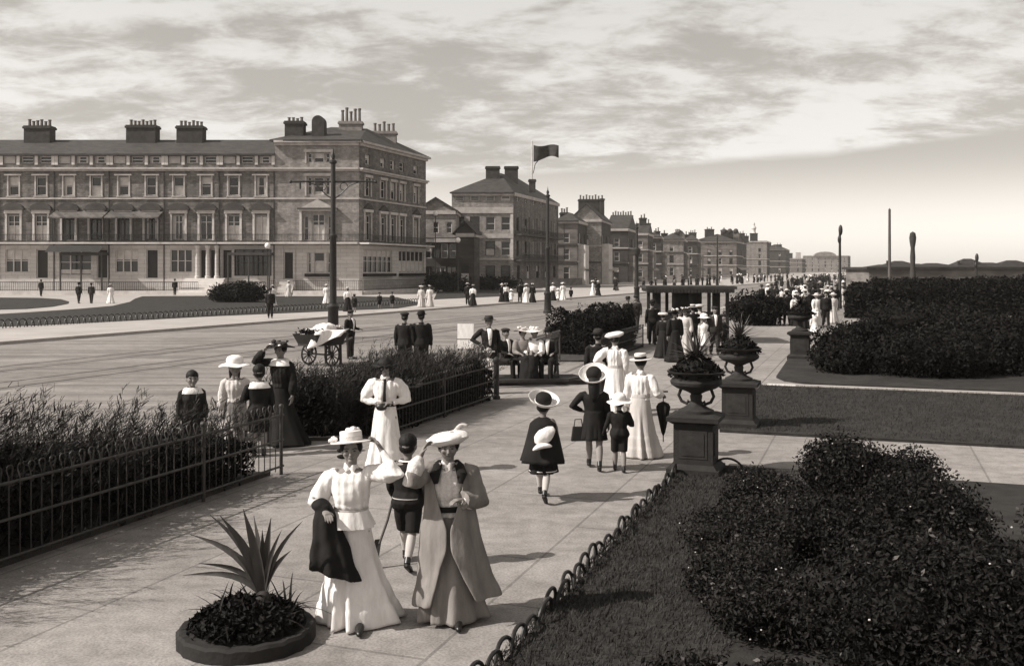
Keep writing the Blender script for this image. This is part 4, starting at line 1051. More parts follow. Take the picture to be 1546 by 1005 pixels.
# long dark infill walls of houses seen edge-on are left to the blocks above; garden walls along the parade:
def low_wall(label, a, b, h, m='stone'):
    t = MB(); trim(None,'',a,b,0,math.dist(a,b),0,h,.2,None,t,inn=.2); trim(None,'',a,b,-.05,math.dist(a,b)+.05,h+.003,h+.12,.26,None,t,inn=.26)
    return tag(t.build('garden_wall', M[m]), label, 'wall')
low_wall('low pale garden wall before the square hotel and its neighbours', (WX(770,138),138), (WX(905,190),190), 1.1, 'brick_mid')
low_wall('low garden wall before the dark houses further along the parade', (WX(908,196),196), (WX(985,245),245), 1.2, 'brick_mid')
# sea-side pavilion on the right
def pavilion():
    h = thing('pavilion', 'long low dark seaside pavilion with small hipped roofs beyond the hedge', 'pavilion')
    x0, x1 = 31.6, 47.5; y = 88; w = MB()
    ops = [(u, u+1.3, .9, 2.1) for u in [i*1.9+.4 for i in range(8)]]
    facade(w,(x0,y),(x1,y),0,2.75,ops); facade(w,(x1,y),(x1,y+6),0,2.75,[]); facade(w,(x1,y+6),(x0,y+6),0,2.75,[]); facade(w,(x0,y+6),(x0,y),0,2.75,[])
    w.build('wall', M['brick_mid'], h)
    for o in ops: window(h,(x0,y),(x1,y),o,'sash',simple=True)
    ro = MB().box(x0-.3,x1+.3,y-.4,y+6.3,2.752,2.98).build('roof', M['roof_dark'], h)
    for (px,w_,hh_) in ((1332,1.3,.22),(1357,1.7,.55),(1385,.9,.3),(1408,2.2,.35),(1432,1.2,.2),(1461,1.6,.75),(1490,2.6,.4),(1528,2.0,.6)):
        x_ = WX(px,y+2); MB().add([(x_-w_,y+.5,2.981),(x_+w_,y+.5,2.981),(x_+w_,y+3.5,2.981),(x_-w_,y+3.5,2.981),(x_-w_*.25,y+2,2.981+hh_),(x_+w_*.2,y+2,2.981+hh_)],[(0,1,5,4),(1,2,5),(2,3,4,5),(3,0,4)]).build('small_roof', M['roof_dark'], h)
    for px in (1340,1368,1400,1447,1472): MB().box(WX(px,y+1)-.09,WX(px,y+1)+.09,y+.9,y+1.1,2.981,3.3+.25*math.sin(px)).build('roof_post', M['chimney'], h)
pavilion()
# ================================================================ STREET FURNITURE
def taper(mb, x, y, prof, n=12): return mb.lathe(prof, n, (x, y, 0))
def tram_pole(label, X, Y, H, arms=True, lamp=False):
    t = thing('tram_pole', label, 'pole', (X,Y,-.12), 0, 'tram poles along the middle of the road')
    MB().lathe([(.3,0),(.3,.15),(.24,.2),(.22,1.2),(.26,1.25),(.26,1.35),(.15,1.45),(.14,4.2),(.17,4.25),(.17,4.35),(.115,4.4),(.1,H-.25),(.16,H-.2),(.16,H-.12),(.06,H-.05),(.1,H+.08),(.03,H+.25),(0,H+.5)],14).build('shaft', M['iron'], t, True)
    if arms:
        for s in (1,-1):
            b = MB(); z = H-1.0; b.tube([(0,0,z),(s*.8,0,z+.03),(s*1.75,0,z+.0)], .04, 8)
            b.tube([(0,0,z-.75),(s*.3,0,z-.55),(s*.7,0,z-.15),(s*1.1,0,z)], .025, 6)
            b.tube([(s*.45+.16*s*math.cos(a), 0, z-.2+.16*math.sin(a)) for a in [k*PI/6 for k in range(13)]], .018, 6)
            b.ell((s*1.8,0,z),(.07,.07,.07),8,6)
            b.build('bracket', M['iron'], t, True)
            MB().tube([(s*1.4,0,z-.04),(s*1.4,0,z-.3)],.045,8).build('insulator', M['iron_pale'], t, True)
    if lamp:
        MB().lathe([(.1,0),(.28,.15),(.34,.6),(.1,.8),(.04,1.0)],10,(0,0,H-2.6)).build('lamp_box', M['iron'], t, True)
tram_pole('tall iron tram pole with scrolled brackets behind the handcart', -7.56, 42, 7.6)
tram_pole('plain iron tram pole in the road before the square hotel', WX(827,65.6), 65.6, 7.9, False, False)
tram_pole('iron tram pole with a dark lamp box beside the seafront shelter', WX(961.5,85), 85, 6.6, False, True)
tram_pole('distant iron tram pole above the shelter roof', WX(1083,153), 153, 7.8, True)
def globe_lamp(label, px, py, Y):
    t = thing('globe_lamp', label, 'lamp', (WX(px,Y),Y,0), 0, 'globe lamps outside the hotels'); z = WZ(py,Y)
    MB().lathe([(.14,0),(.12,.6),(.06,.7),(.05,z-.45),(.12,z-.35),(.05,z-.3)],10).build('post', M['iron'], t, True)
    MB().ell((0,0,z),(.3,.3,.32),14,10).build('globe', mat('opal_glass', .8, .3, .03, 3, spec=.5), t, True)
globe_lamp('white globe lamp nearest the corner hotel wall', 657.5, 322, 124)
globe_lamp('white globe lamp before the dark kiosk', 691.5, 362.5, 120)
globe_lamp('white globe lamp before the terrace columns', 404, 371, 104)
def mast(label, px, Y, top, r=.11, base=0, knob=False, m='wood'):
    t = thing('mast', label, 'mast', (WX(px,Y),Y,0)); z = WZ(top,Y)
    MB().lathe([(r*1.5,0),(r*1.4,1.0),(r*1.1,1.1),(r*.8,z-.2),(r*.9,z-.15),(0,z)],10).build('shaft', M[m], t, True)
    if knob:
        k = MB(); k.ell((.05,0,z-.35),(r*1.5,r*1.5,.38),10,8); k.ell((-.03,0,z-1.0),(r*1.3,r*1.3,.3),10,8); k.build('lantern', M['iron'], t, True)
mast('slender dark pole with a lumpy lamp head at the edge of the crowd', 1268, 70, 340, .1, knob=True, m='iron')
mast('tall bare mast rising above the pavilion roof', 1343, 86, 314, .13)
mast('short pole with lamp head at the right end of the pavilion', 1474, 86, 383, .1, knob=True, m='iron')
t = thing('monument_column', 'stout dark column with a rounded head above the pavilion', 'column', (WX(1378,86),86,0))
MB().lathe([(.5,0),(.45,.6),(.27,.8),(.25,2.2),(.19,3.0),(.22,3.8),(.17,4.6),(.25,5.1),(.29,5.5),(.22,5.9),(0,6.05)],14).build('shaft', M['chimney'], t, True)
# flag on the square hotel
Yf = 153; t = thing('flagpole', 'pale flagpole standing on the roof of the square hotel', 'flagpole', (WX(803,Yf),Yf,0))
zt = WZ(213,Yf); MB().lathe([(.12,WZ(276,Yf)),(.09,zt-.2),(.14,zt-.15),(.1,zt),(0,zt+.05)],10).build('pole', M['stone'], t, True)
def flag():
    nx, nz = 26, 12; x0 = WX(805.5,Yf); vs = []; fs = []
    for i in range(nx+1):
        u = i/nx
        for j in range(nz+1):
            v = j/nz
            y = Yf-.6*math.sin(u*8+1.1*v)*u**.5
            z = WZ(219,Yf) - 1.95*v*(1-.1*u) - .2*math.sin(u*6.5+.6*v)- .12*u - (.55*v*(1-u)**3)
            vs.append((x0+3.85*u+.12*v*math.sin(3*u), y, z))
    for i in range(nx):
        for j in range(nz): a = i*(nz+1)+j; fs.append((a,a+1,a+nz+2,a+nz+1))
    o = MB().add(vs,fs).build('flag', mat('bunting', .03, .9, .5, 1.2, stretch=(1,1,2)), None, True)
    tag(o, 'dark flag streaming to the right from the hotel flagpole', 'flag')
    r = MB().tube([(x0-.05,Yf,WZ(262,Yf)),(x0+.25,Yf,WZ(248,Yf)),(x0+.9,Yf-.1,WZ(240,Yf)),(x0+1.6,Yf-.2,WZ(239,Yf))],[.05,.06,.09,.03],8)
    r.build('flag_tail', M['charcoal'], o, True)
flag()
# ---- fences
def hoop_rail(label, a, b, H=.94, spacing=.13, posts=(0,1), lean=-.06, mid=(.86,.5,.12), group=None, topz=None, name='iron_fence', lit_tone=True):
    t = thing(name, label, 'fence', group=group)
    a = Vector((a[0],a[1],0)); b = Vector((b[0],b[1],0)); d = (b-a); ln = d.length; d.normalize(); n = Vector((d.y,-d.x,0))
    im = M['iron_pale' if lit_tone else 'iron']  # paler iron puts the sunlit look of rails and hoops into the colour
    for f in mid: MB().tube([a+Vector((0,0,H*f)), b+Vector((0,0,H*f))], .016, 8).build('rail', im, t, True)
    for q in posts:
        p = a+d*ln*q; MB().tube([p+Vector((0,0,-.05)), p+Vector((0,0,H*.97))], .024, 10).join(MB().ell((p.x,p.y,H*.99),(.035,.035,.035),8,6)).build('post', im, t, True)
    k = int(ln/spacing); step = 10; 
    for s0 in range(0, k, 40):
        mb = MB()
        for i in range(s0, min(k, s0+40)):
            p = a+d*(i+.5)*spacing; w = spacing*.3
            pts = [p+d*(-w)+Vector((0,0,.06)), p+d*(-w)+Vector((0,0,H*.9))]
            pts += [p+d*(w*math.cos(c))+n*lean*.5+Vector((0,0,H*.98+w*1.1*math.sin(c))) for c in [PI-k2*PI/5 for k2 in range(6)]]
            pts += [p+d*w+n*lean+Vector((0,0,H*.8))]
            mb.tube(pts, .007, 5)
        mb.build('hooped_bars', im, t, True)
    return t
GF = 'iron fences round the planted strip'
hoop_rail('hooped iron fence along the near planted strip, lower left', (PL(3.0),3.0), (PL(13.6),13.6), posts=[(y-3.0)/10.6 for y in (3.2,6.1,9.05,11.97,13.55)], group=GF)
hoop_rail('hooped iron fence along the middle planted strip by the promenade', (PL(16.2),16.2), (PL(21.3),21.3), posts=(0,.5), group=GF, H=.85)
hoop_rail('sunlit picket fence on the road side of the seat recess', (PL(16.3)-2.22,16.3), (PL(21.2)-2.22,21.2), posts=(0,.4,1), group=GF, H=.9, spacing=.1, mid=(.9,.15), lit_tone=True)
hoop_rail('short picket fence by the road beside the bench party', (WX(800,26.5),26.5), (WX(845,29.8),29.8), posts=(0,1), group=GF, H=.95, spacing=.11, mid=(.9,.15))
hoop_rail('iron fence along the furthest planted strip before the shelter', (PL(30.0)-.1,30.0), (PL(35.6)-.1,35.6), posts=(0,1), group=GF, H=.8, lit_tone=False)
p = (PL(21.3)+.02,21.42)
gp_ = thing('gate_post', 'stout dark post closing the end of the middle fence', 'post', (p[0],p[1],0))
MB().lathe([(.085,0),(.085,.06),(.062,.08),(.06,.78),(.08,.8),(.08,.85),(.03,.9),(0,.92)],14).build('shaft', M['iron'], gp_, True)
# ---- low hooped edging of the right-hand lawn and of the far lawn
ed = thing('hoop_edging', 'low overlapping cane hoops edging the grass along the promenade', 'edging')
s = -5.5; er = random.Random(4)
while s < 5.5:
    w = .17; p = L(s+er.uniform(-.03,.03), .1+er.uniform(-.02,.02)); q = er.uniform(.17,.23); sk = er.uniform(-.03,.03)
    MB().tube([p+U*(-w*math.cos(c))+W*sk*math.sin(c)+Vector((0,0,-.03+q*max(0,math.sin(c))**.6)) for c in [PI*k/12 for k in range(13)]], .016, 7).build('hoop', M['iron'], ed, True)
    s += .27
eh = thing('bent_hoop', 'single wide bent hoop at the foot of the near urn pedestal', 'hoop')
p = L(5.95,.72); MB().tube([p+W*(.24*-math.cos(c))+Vector((0,0,-.03+.24*math.sin(c))) for c in [PI*k/14 for k in range(15)]], .016, 8).build('hoop', M['iron'], eh, True)
fe = thing('lawn_edging', 'long row of low iron hoops edging the far lawn by the pavement', 'edging')
for (y0,y1) in ((32,48),(48,64),(64,82)):
    mb = MB(); y = y0
    while y < y1:
        x = EL(y)+.05; mb.tube([(x+.26*(-math.cos(c))*.45, y+.26*(-math.cos(c)), .0+.42*math.sin(c)) for c in [PI*k/6 for k in range(7)]], .028, 5); y += .34
    mb.build('hoops', M['iron'], fe, True)
# ---- urns on pedestals
def urn_pedestal(label, X, Y, sc=1.0, seed=1, handles=True, spiky=True):
    t = thing('urn_pedestal', label, 'urn', (X,Y,0), PROM-PI/2, 'planted urns on stone pedestals along the walk')
    b = MB()
    def sq(w, z0, z1, w1=None):
        w1 = w1 or w
        b.add([(-w/2,-w/2,z0),(w/2,-w/2,z0),(w/2,w/2,z0),(-w/2,w/2,z0),(-w1/2,-w1/2,z1),(w1/2,-w1/2,z1),(w1/2,w1/2,z1),(-w1/2,w1/2,z1)],[(0,3,2,1),(4,5,6,7),(0,1,5,4),(1,2,6,5),(2,3,7,6),(3,0,4,7)])
    sq(.7,0,.1); sq(.66,.1,.16,.56); sq(.53,.16,.7); sq(.55,.7,.74,.66); sq(.7,.74,.8); sq(.66,.8,.83,.5)
    b.build('pedestal', M['pedestal'], t)
    pn = MB()
    for k in range(4):
        q = MB().box(-.19,.19,-.272,-.26,.24,.62).box(-.15,.15,-.28,-.272,.28,.58); pn.join(q.xf(Matrix.Rotation(k*PI/2,4,'Z')))
    pn.build('panel', M['urn'], t)
    ft = MB(); 
    def lat(prof): return MB().lathe(prof, 32)
    lat([(.24,.83),(.24,.87),(.17,.9),(.1,.95),(.075,1.0),(.085,1.06),(.07,1.09),(.15,1.13),(.27,1.17),(.345,1.22),(.355,1.26),(.33,1.3),(.3,1.31),(.31,1.34),(.39,1.38),(.4,1.4),(.36,1.4),(.3,1.36),(0,1.36)]).build('urn', M['urn'], t, True)
    if handles:
        for s_ in (1,-1):
            MB().tube([(s_*.2,0,1.17),(s_*.24,0,1.06),(s_*.2,0,.98),(s_*.13,0,.95),(s_*.1,0,.99)],.022,8).build('handle', M['urn'], t, True)
    # low mound of leaves, and a spiky palm tuft on top
    r = random.Random(seed); f = MB()
    for k in range(420):
        a = r.random()*2*PI; d = .36*math.sqrt(r.random()); z = 1.37+(.3 if spiky else .1)*(1-(d/.38)**1.5)*r.uniform(.55,1.05)
        leaf(f, Vector((d*math.cos(a),d*math.sin(a),z)), .05, r)
    for k in range(60):
        a = r.random()*2*PI; z = 1.36-.03*r.random(); leaf(f, Vector((.37*math.cos(a),.37*math.sin(a),z)), .05, r)
    for k in range(0 if spiky else 1500):
        a = r.random()*2*PI; q = r.random(); leaf(f, Vector(((.37+.05*math.sin(q*PI))*math.cos(a),(.37+.05*math.sin(q*PI))*math.sin(a),1.42-.2*q*r.random())), .021, r, Vector((math.cos(a),math.sin(a),.3)), 2.0)
    f.ell((0,0,1.4 if not spiky else 1.42),(.27,.27,.17 if spiky else .05),12,8); f.build('trailing_plants', M['leaf_dark'], t)
    f = MB()
    if not spiky: return t
    for k in range(46):
        a = r.random()*2*PI; el = r.uniform(.1,1.3); ln = r.uniform(.3,.52); d = Vector((math.cos(a)*math.cos(el),math.sin(a)*math.cos(el),math.sin(el)))
        blade(f, Vector((0,0,1.58))+d*.03, d, ln, .022, r.uniform(.05,.4))
    f.build('spiky_plant', M['agave'] if seed != 3 else M['leaf'], t)
    t.scale = (sc,)*3
    return t
def leaf(mb, p, s, r, nrm=None, aspect=1.7):
    a, b, c = r.random()*2*PI, r.uniform(-1,1), r.random()*2*PI
    q = math.sqrt(max(0,1-b*b)); n = Vector((q*math.cos(a), q*math.sin(a), b))
    if nrm is not None: n = (n*.9+nrm*.7).normalized()
    x = n.orthogonal().normalized(); y = n.cross(x); x, y = x*math.cos(c)+y*math.sin(c), y*math.cos(c)-x*math.sin(c)
    s *= r.uniform(.6,1.25); l = s*aspect
    mb.add([p-y*l*.5, p+x*s*.38+n*s*.1, p+y*l*.5, p-x*s*.38+n*s*.1], [(0,1,2,3)])
def blade(mb, p, d, ln, w, droop, seg=4):
    side = d.cross(Vector((0,0,1))); side = side.normalized() if side.length > .05 else Vector((1,0,0))
    vs = []; fs = []; q = p.copy(); dd = d.copy(); up = side.cross(d)
    for i in range(seg+1):
        t = i/seg; ww = w*(1-t)**.8*(1 if t > .1 else .8)
        vs += [q-side*ww, q-up*ww*.35, q+side*ww]
        dd = (dd + Vector((0,0,-droop*1.4/seg))).normalized(); q = q + dd*ln/seg
    for i in range(seg):
        a = i*3; fs += [(a,a+1,a+4,a+3),(a+1,a+2,a+5,a+4)]
    mb.add(vs, fs)
urn_pedestal('planted urn on the pedestal nearest the viewer, with scrolled handles', 2.53, 13.65, 1.0, 1)
urn_pedestal('planted urn on the middle pedestal across the side walk', 4.03, 17.65, 1.0, 2)
urn_pedestal('planted urn on the furthest pedestal by the crowd', 8.96, 30.9, 1.05, 3, False)
# ---- seafront shelter
def shelter():
    t = thing('seafront_shelter', 'dark timber seafront shelter with flat overhanging roof and open sides', 'shelter', (WX(1036,38.5),38.5,0), 0)
    t.rotation_euler = (0,0,-.05)
    w, d = 3.0, 2.6; H = 2.05
    MB().box(-w/2-.18,w/2+.18,-d/2-.3,d/2+.3,H,H+.1).box(-w/2-.1,w/2+.1,-d/2-.2,d/2+.2,H-.12,H-.002).build('roof', M['roof_dark'], t)
    for x in (-1.35,-.62,.02,.7,1.38):
        for y in (-d/2+.1,d/2-.1):
            MB().box(x-.06,x+.06,y-.06,y+.06,0,H-.12).build('post', M['wood_dark'], t)
    pn = MB().box(-w/2+.2,w/2-.2,-.03,.03,.05,1.15).box(-1.3,-.98,-.034,.034,1.151,H-.125).box(1.0,1.3,-.034,.034,1.151,H-.125).box(-.55,.55,-.035,.035,1.151,H-.125); pn.build('screen', M['wood_dark'], t)
    MB().box(-w/2+.2,w/2-.2,-.45,-.04,.4,.46).box(-w/2+.3,w/2-.3,-.4,-.34,0,.4).build('bench_seat', M['wood'], t)
    gl = MB().box(-1.28,-.7,d/2-.11,d/2-.09,.95,1.0); gl.build('transom', M['wood_dark'], t)
    vl = MB()
    for k in range(26): vl.box(-w/2-.15+k*.125,-w/2-.15+k*.125+.1,-d/2-.3,-d/2-.285,H-.14,H-.002)
    vl.build('valance', M['wood_dark'], t)
shelter()
# ---- handcart on the road
def handcart():
    c = G(489,551,-.12); t = thing('handcart', 'two wheeled dark wooden handcart in the road, heaped with white cloths', 'handcart', (c.x,c.y,-.12), R(58))
    b = MB(); b.box(-.72,.45,-.38,.38,.62,.68)
    b.add([(-.72,-.38,.68),(.45,-.38,.68),(.55,-.48,.98),(-.85,-.48,.98),(-.72,-.35,.68),(.45,-.35,.68),(.53,-.45,.98),(-.83,-.45,.98)],[(0,1,2,3),(5,4,7,6),(3,2,6,7)])
    b.add([(-.72,.38,.68),(.45,.38,.68),(.55,.48,.98),(-.85,.48,.98),(-.72,.35,.68),(.45,.35,.68),(.53,.45,.98),(-.83,.45,.98)],[(1,0,3,2),(4,5,6,7),(2,3,7,6)])
    b.add([(-.72,-.38,.68),(-.72,.38,.68),(-.85,.48,.98),(-.85,-.48,.98)],[(0,3,2,1)]); b.add([(.45,-.38,.68),(.45,.38,.68),(.55,.48,.98),(.55,-.48,.98)],[(0,1,2,3)])
    b.build('body', M['wood_dark'], t)
    MB().bar((-.15,-.5,.34),(-.15,.5,.34),.05).bar((-.15,-.36,.34),(-.15,-.36,.63),.06).bar((-.15,.36,.34),(-.15,.36,.63),.06).build('axle', M['iron'], t)
    for s in (1,-1):
        wh = MB(); wh.tube([(-.15+.31*math.cos(a), s*.47, .34+.31*math.sin(a)) for a in [k*PI/16 for k in range(33)]], .028, 8)
        wo = wh.build('wheel', M['wood_dark'], t, True)
        sp = MB(); sp.ell((-.15,s*.47,.34),(.06,.07,.06),10,6)
        for k in range(12): sp.bar((-.15,s*.47,.34),(-.15+.30*math.cos(k*PI/6),s*.47,.34+.30*math.sin(k*PI/6)),.025)
        sp.build('spokes', M['wood_dark'], wo)
        MB().bar((.45,s*.3,.64),(1.0,s*.26,.78),.05).build('shaft', M['wood'], t)
    for s in (1,-1): MB().bar((.4,s*.3,.62),(.42,s*.3,0.0),.06).build('leg', M['wood_dark'], t)
    z0 = -.12
    def at(x,y,z): return Vector((c.x,c.y,z0)) + Matrix.Rotation(R(58),3,'Z') @ Vector((x,y,z))
    m = MB(); r = random.Random(2)
    for (x,y,z,a,b2,h) in ((-.2,0,.95,.55,.4,.2),(.15,.05,1.0,.4,.36,.24),(-.05,-.1,1.12,.36,.3,.16)): m.ell(at(x,y,z),(a,b2,h),20,10,lambda p: p*(1+.25*noise.noise(p*2.5+Vector((x*9,0,1)))))
    tag(fuse(m,.03,2,wrinkle(3,.03,6)).build('cloth_bundle', M['white'], None, True), 'crumpled white cloths heaped on the handcart', 'cloth')
    # white sheet hanging over the right end
    vs=[];fs=[]
    for i in range(13):
        for j in range(9):
            u,v=i/12,j/8; vs.append(Vector((c.x,c.y,-.12))+Vector((-.1+1.0*u-.25*v, -.75-.05*math.sin(u*9)-.04*v, 1.05+.12*u-.5*v*(1-.5*u)+.03*math.sin(u*6+v*3))))
    for i in range(12):
        for j in range(8): a=i*9+j; fs.append((a,a+9,a+10,a+1))
    o = MB().add(vs,fs).build('white_sheet', M['white'], None, True); so = o.modifiers.new('s','SOLIDIFY'); so.thickness=.015
    tag(o, 'white sheet slung over the right side of the handcart', 'sheet')
    f = MB()
    for k in range(500):
        p = Vector((r.gauss(-.55,.14), r.gauss(0,.17), 1.0+abs(r.gauss(0,.05)))); leaf(f, at(*p), .06, r)
    tag(f.build('greenery', M['leaf'], None), 'dark leafy greenery on the left end of the handcart', 'plants')
    f = MB()
    for k in range(260):
        p = Vector((.15+r.uniform(-.3,.3), -.2+r.uniform(-.2,.2), 1.08+r.uniform(0,.1))); leaf(f, at(*p), .075, r)
    tag(f.build('flower_bunch', M['petal'], None), 'pale flowers strewn over the cloths on the handcart', 'flowers')
handcart()
# ---- the bench party: heavy iron framed seat on a low dark platform
SEAT = G(792,572); SX, SY = SEAT.x, 24.6
def seat_bench():
    t = thing('park_seat', 'dark park seat with triangular iron ends in the gap between hedges', 'bench', (SX,SY+.45,0), R(4))
    MB().box(-.85,.85,-.28,.28,.40,.45).build('seat', M['wood_dark'], t)
    MB().box(-.85,.85,.26,.3,.5,.95).build('backrest', M['wood_dark'], t)
    for x in (-.8,.8):
        MB().bar((x,-.42,.1),(x,-.05,.62),.06).bar((x,.38,.1),(x,-.05,.62),.06).bar((x,-.42,.12),(x,.38,.12),.06).bar((x,.28,.4),(x,.32,.98),.05).build('end_frame', M['iron_pale'], t)
    p = thing('platform', 'low dark wooden platform with a sloping front under the park seat', 'platform', (SX+.1,SY,0), R(4))
    MB().prism([(-1.0,-.75),(1.45,-.55),(1.55,-.1),(1.2,.9),(-1.0,.9)],.002,.1).build('deck', M['wood_dark'], p)
    MB().bar((-.95,-.78,.11),(.9,-.7,.13),.07).bar((.9,-.7,.13),(1.55,-.35,.2),.07).build('front_rail', M['iron_pale'], p)
seat_bench()
c = Vector((WX(703,24.3),24.3,0))
t = thing('notice_board', 'white notice board on legs standing behind the middle hedge', 'board', (c.x,c.y,0), R(-6))
MB().box(-.2,.2,-.02,.02,.86,1.46).build('board', M['white'], t)
MB().box(-.22,.22,-.025,.025,1.08,1.095).build('batten', M['wood'], t)
for x in (-.18,.18): MB().bar((x,.03,0),(x,.03,1.45),.035).build('leg', M['wood'], t)
MB().box(-.21,.21,-.03,.0,.5,.8).build('lower_board', M['canvas'], t)
# ================================================================ PLANTS
def bush_pts(r, n, c, rad, lumps=7, seed=0):
    """points spread mostly through the outer shell of a lumpy crown"""
    q = random.Random(seed); ls = []
    for k in range(lumps):
        a = q.random()*2*PI; d = .55*math.sqrt(q.random())
        ls.append((Vector((d*math.cos(a), d*math.sin(a), q.uniform(.25,.62))), q.uniform(.34,.55)))
    out = []
    while len(out) < n:
        c0, s = ls[r.randrange(lumps)]
        v = Vector((r.gauss(0,1),r.gauss(0,1),r.gauss(0,1))).normalized(); rr = s*(r.random()**.35)*r.uniform(.8,1.12)
        p = c0 + v*rr
        if p.z < 0: continue
        out.append((Vector((c[0]+p.x*rad[0], c[1]+p.y*rad[1], c[2]+p.z*rad[2])), v))
    return out, ls
def bush(name, label, cat, c, rad, n, size, m, seed=1, lumps=8, flowers=0, group=None, aspect=1.7, pale=0):
    t = thing(name, label, cat, c, 0, group); r = random.Random(seed); f = MB()
    pts, ls = bush_pts(r, n, (0,0,0), rad, lumps, seed)
    for p, v in pts: leaf(f, p, size, r, v, aspect)
    f.build('foliage', M[m], t)
    core = MB()
    for c0, s in ls: core.ell((c0.x*rad[0],c0.y*rad[1],max(c0.z*rad[2], .05)),(s*(.4 if flowers else .55)*rad[0],s*(.4 if flowers else .55)*rad[1],min(s*(.36 if flowers else .5), c0.z+.0)*rad[2]),10,7,lambda p: p*(1+.2*noise.noise(p*3+c0*5)))
    core.build('inner_foliage', M[m], t)
    st = MB()
    for k in range(5):
        a = r.random()*2*PI; st.tube([(0,0,-.02),(.2*rad[0]*math.cos(a),.2*rad[1]*math.sin(a),.25*rad[2]),(.45*rad[0]*math.cos(a),.45*rad[1]*math.sin(a),.6*rad[2])],[.03,.02,.01],6)
    st.build('stem', M['bark'], t, True)
    if pale:
        g = MB()
        for p, v in bush_pts(r, pale, (0,0,0), (rad[0]*1.03,rad[1]*1.03,rad[2]*1.05), lumps, seed)[0]: leaf(g, p, size*.95, r, v, aspect)
        g.build('glint_leaves', M['leaf_glint'], t)  # sun glints on the shrub, painted in as scattered paler leaves
    if flowers:
        g = MB()
        for p, v in bush_pts(r, flowers, (0,0,0), (rad[0]*1.06,rad[1]*1.06,rad[2]*1.08), lumps, seed)[0]:
            g.ell(p,(size*.28,size*.28,size*.22),6,4)
        g.build('flowers', M['petal'], t)['kind'] = 'stuff'
    return t
def hedge(name, label, poly_f, length, width, hfun, n, size, m, origin, ang, seed=1, cat='hedge', group=None, top_noise=.2):
    """a clipped or wild hedge: origin at one end, running along ang"""
    t = thing(name, label, cat, origin, ang, group); r = random.Random(seed); f = MB()
    nz = lambda x, y: noise.noise(Vector((x*.9+seed*7,y*.9,seed)))*top_noise + .5*top_noise*noise.noise(Vector((x*2.7,y*2.7,seed*2)))
    for k in range(n):
        u = r.random()*length; v = r.random()*width; h = hfun(u/length)*(1+nz(u,v)); w = r.random()
        if w < .5: p = Vector((u,v,h*(1-.28*r.random()**2))); nn = Vector((0,0,1))
        else:
            q = r.random(); e = .12*r.gauss(0,1)*width*.3 + .1*nz(u*2,3)
            if q < .62: p = Vector((u,-e*1.0,h*r.random())); nn = Vector((0,-1,0))
            elif q < .8: p = Vector((u,width+e,h*r.random())); nn = Vector((0,1,0))
            elif q < .9: p = Vector((-abs(e),v,h*r.random())); nn = Vector((-1,0,0))
            else: p = Vector((length+abs(e),v,h*r.random())); nn = Vector((1,0,0))
        leaf(f, p, size, r, nn)
    k = max(3,int(length/1.0)); core = MB(); rs = []
    for i in range(k+1):
        u = length*i/k; a, b = width*.06, width*.94; h = hfun(i/k)*(.86+nz(u,width/2)*.8)
        uu = min(max(u, .06), length-.06)
        rs.append([(uu,a,0),(uu,b,0),(uu,b*.97,h*.8),(uu,width*.7,h),(uu,width*.3,h),(uu,a*1.3,h*.8)])
    core.rings(rs).build('inner_foliage', M[m], t)
    f.build('foliage', M[m], t)
    return t
def tamarisk(label, y0, y1, hmin, hmax, n, seed, lean=.35, x0=0.2, x1=2.0, group='wind blown tamarisk in the planted strip', hf=None):
    """feathery upright plumes bent over by the wind"""
    t = thing('tamarisk', label, 'shrub', (PL((y0+y1)/2)-1.3,(y0+y1)/2,0), 0, group); ox, oy = t.location.x, t.location.y
    r = random.Random(seed); f = MB(); st = MB()
    for k in range(n):
        y = r.uniform(y0,y1); x = PL(y)-r.uniform(x0,x1)
        h = r.uniform(hmin,hmax)*(1+.3*noise.noise(Vector((x*.8,y*.8,seed))))
        if hf: h *= hf((y-y0)/(y1-y0))
        p = Vector((x-ox,y-oy,.03)); d = Vector((r.gauss(0,.16)+.05, r.gauss(0,.16), 1)).normalized()
        seg = 7; ln = h/seg; pts = [p.copy()]
        for i in range(seg):
            d = (d + Vector((lean*(.04+.1*i/seg*2.0), .0, -.02*i))).normalized(); p = p + d*ln; pts.append(p.copy())
        if k % 3 == 0: st.tube(pts[:5], [.012,.011,.009,.007,.004], 4)
        for i in range(1, seg+1):
            a, b = pts[i-1], pts[i]; dd = (b-a).normalized()
            for j in range(8):
                q = a.lerp(b, r.random()); an = r.random()*2*PI; sd = dd.orthogonal().normalized(); sd2 = dd.cross(sd)
                o = (sd*math.cos(an)+sd2*math.sin(an)); l = r.uniform(.07,.16)*(1.1-.5*i/seg); e = q + (dd*1.0+o*.7+Vector((.3*lean,0,0)))*l; w = .0035+.005*r.random()
                s2 = (e-q).cross(Vector((r.gauss(0,1),r.gauss(0,1),r.gauss(0,1)))).normalized()*w
                f.add([q-s2*.6, q+s2*.6, e+s2*.5, e-s2*.5], [(0,1,2,3)])
    f.build('foliage', M['feathery'], t); st.build('stem', M['bark'], t)
    g = MB()      # dense skirt of leaves at the foot
    for k in range(int(n*34)):
        y = r.uniform(y0,y1); x = PL(y)-r.uniform(x0-.1,x1); h = hmin*.85*(1+.35*noise.noise(Vector((x*1.3,y*1.3,seed+5))))*(hf((y-y0)/(y1-y0)) if hf else 1)
        leaf(g, Vector((x-ox,y-oy,h*r.random()**.7)), .05, r, Vector((.3,-.4,.6)), 2.6)
    g.build('lower_foliage', M['leaf_dark'], t)
    return t
tamarisk('feathery tamarisk at the near end of the left strip, in the lower left corner', 3.2, 7.2, .9, 1.4, 330, 11)
tamarisk('tall feathery tamarisk bending over the near left fence', 7.3, 10.4, 1.1, 1.6, 380, 12)
tamarisk('feathery tamarisk beside the children behind the left fence', 10.5, 13.2, .9, 1.45, 330, 13, hf=lambda t: 1-.25*t)
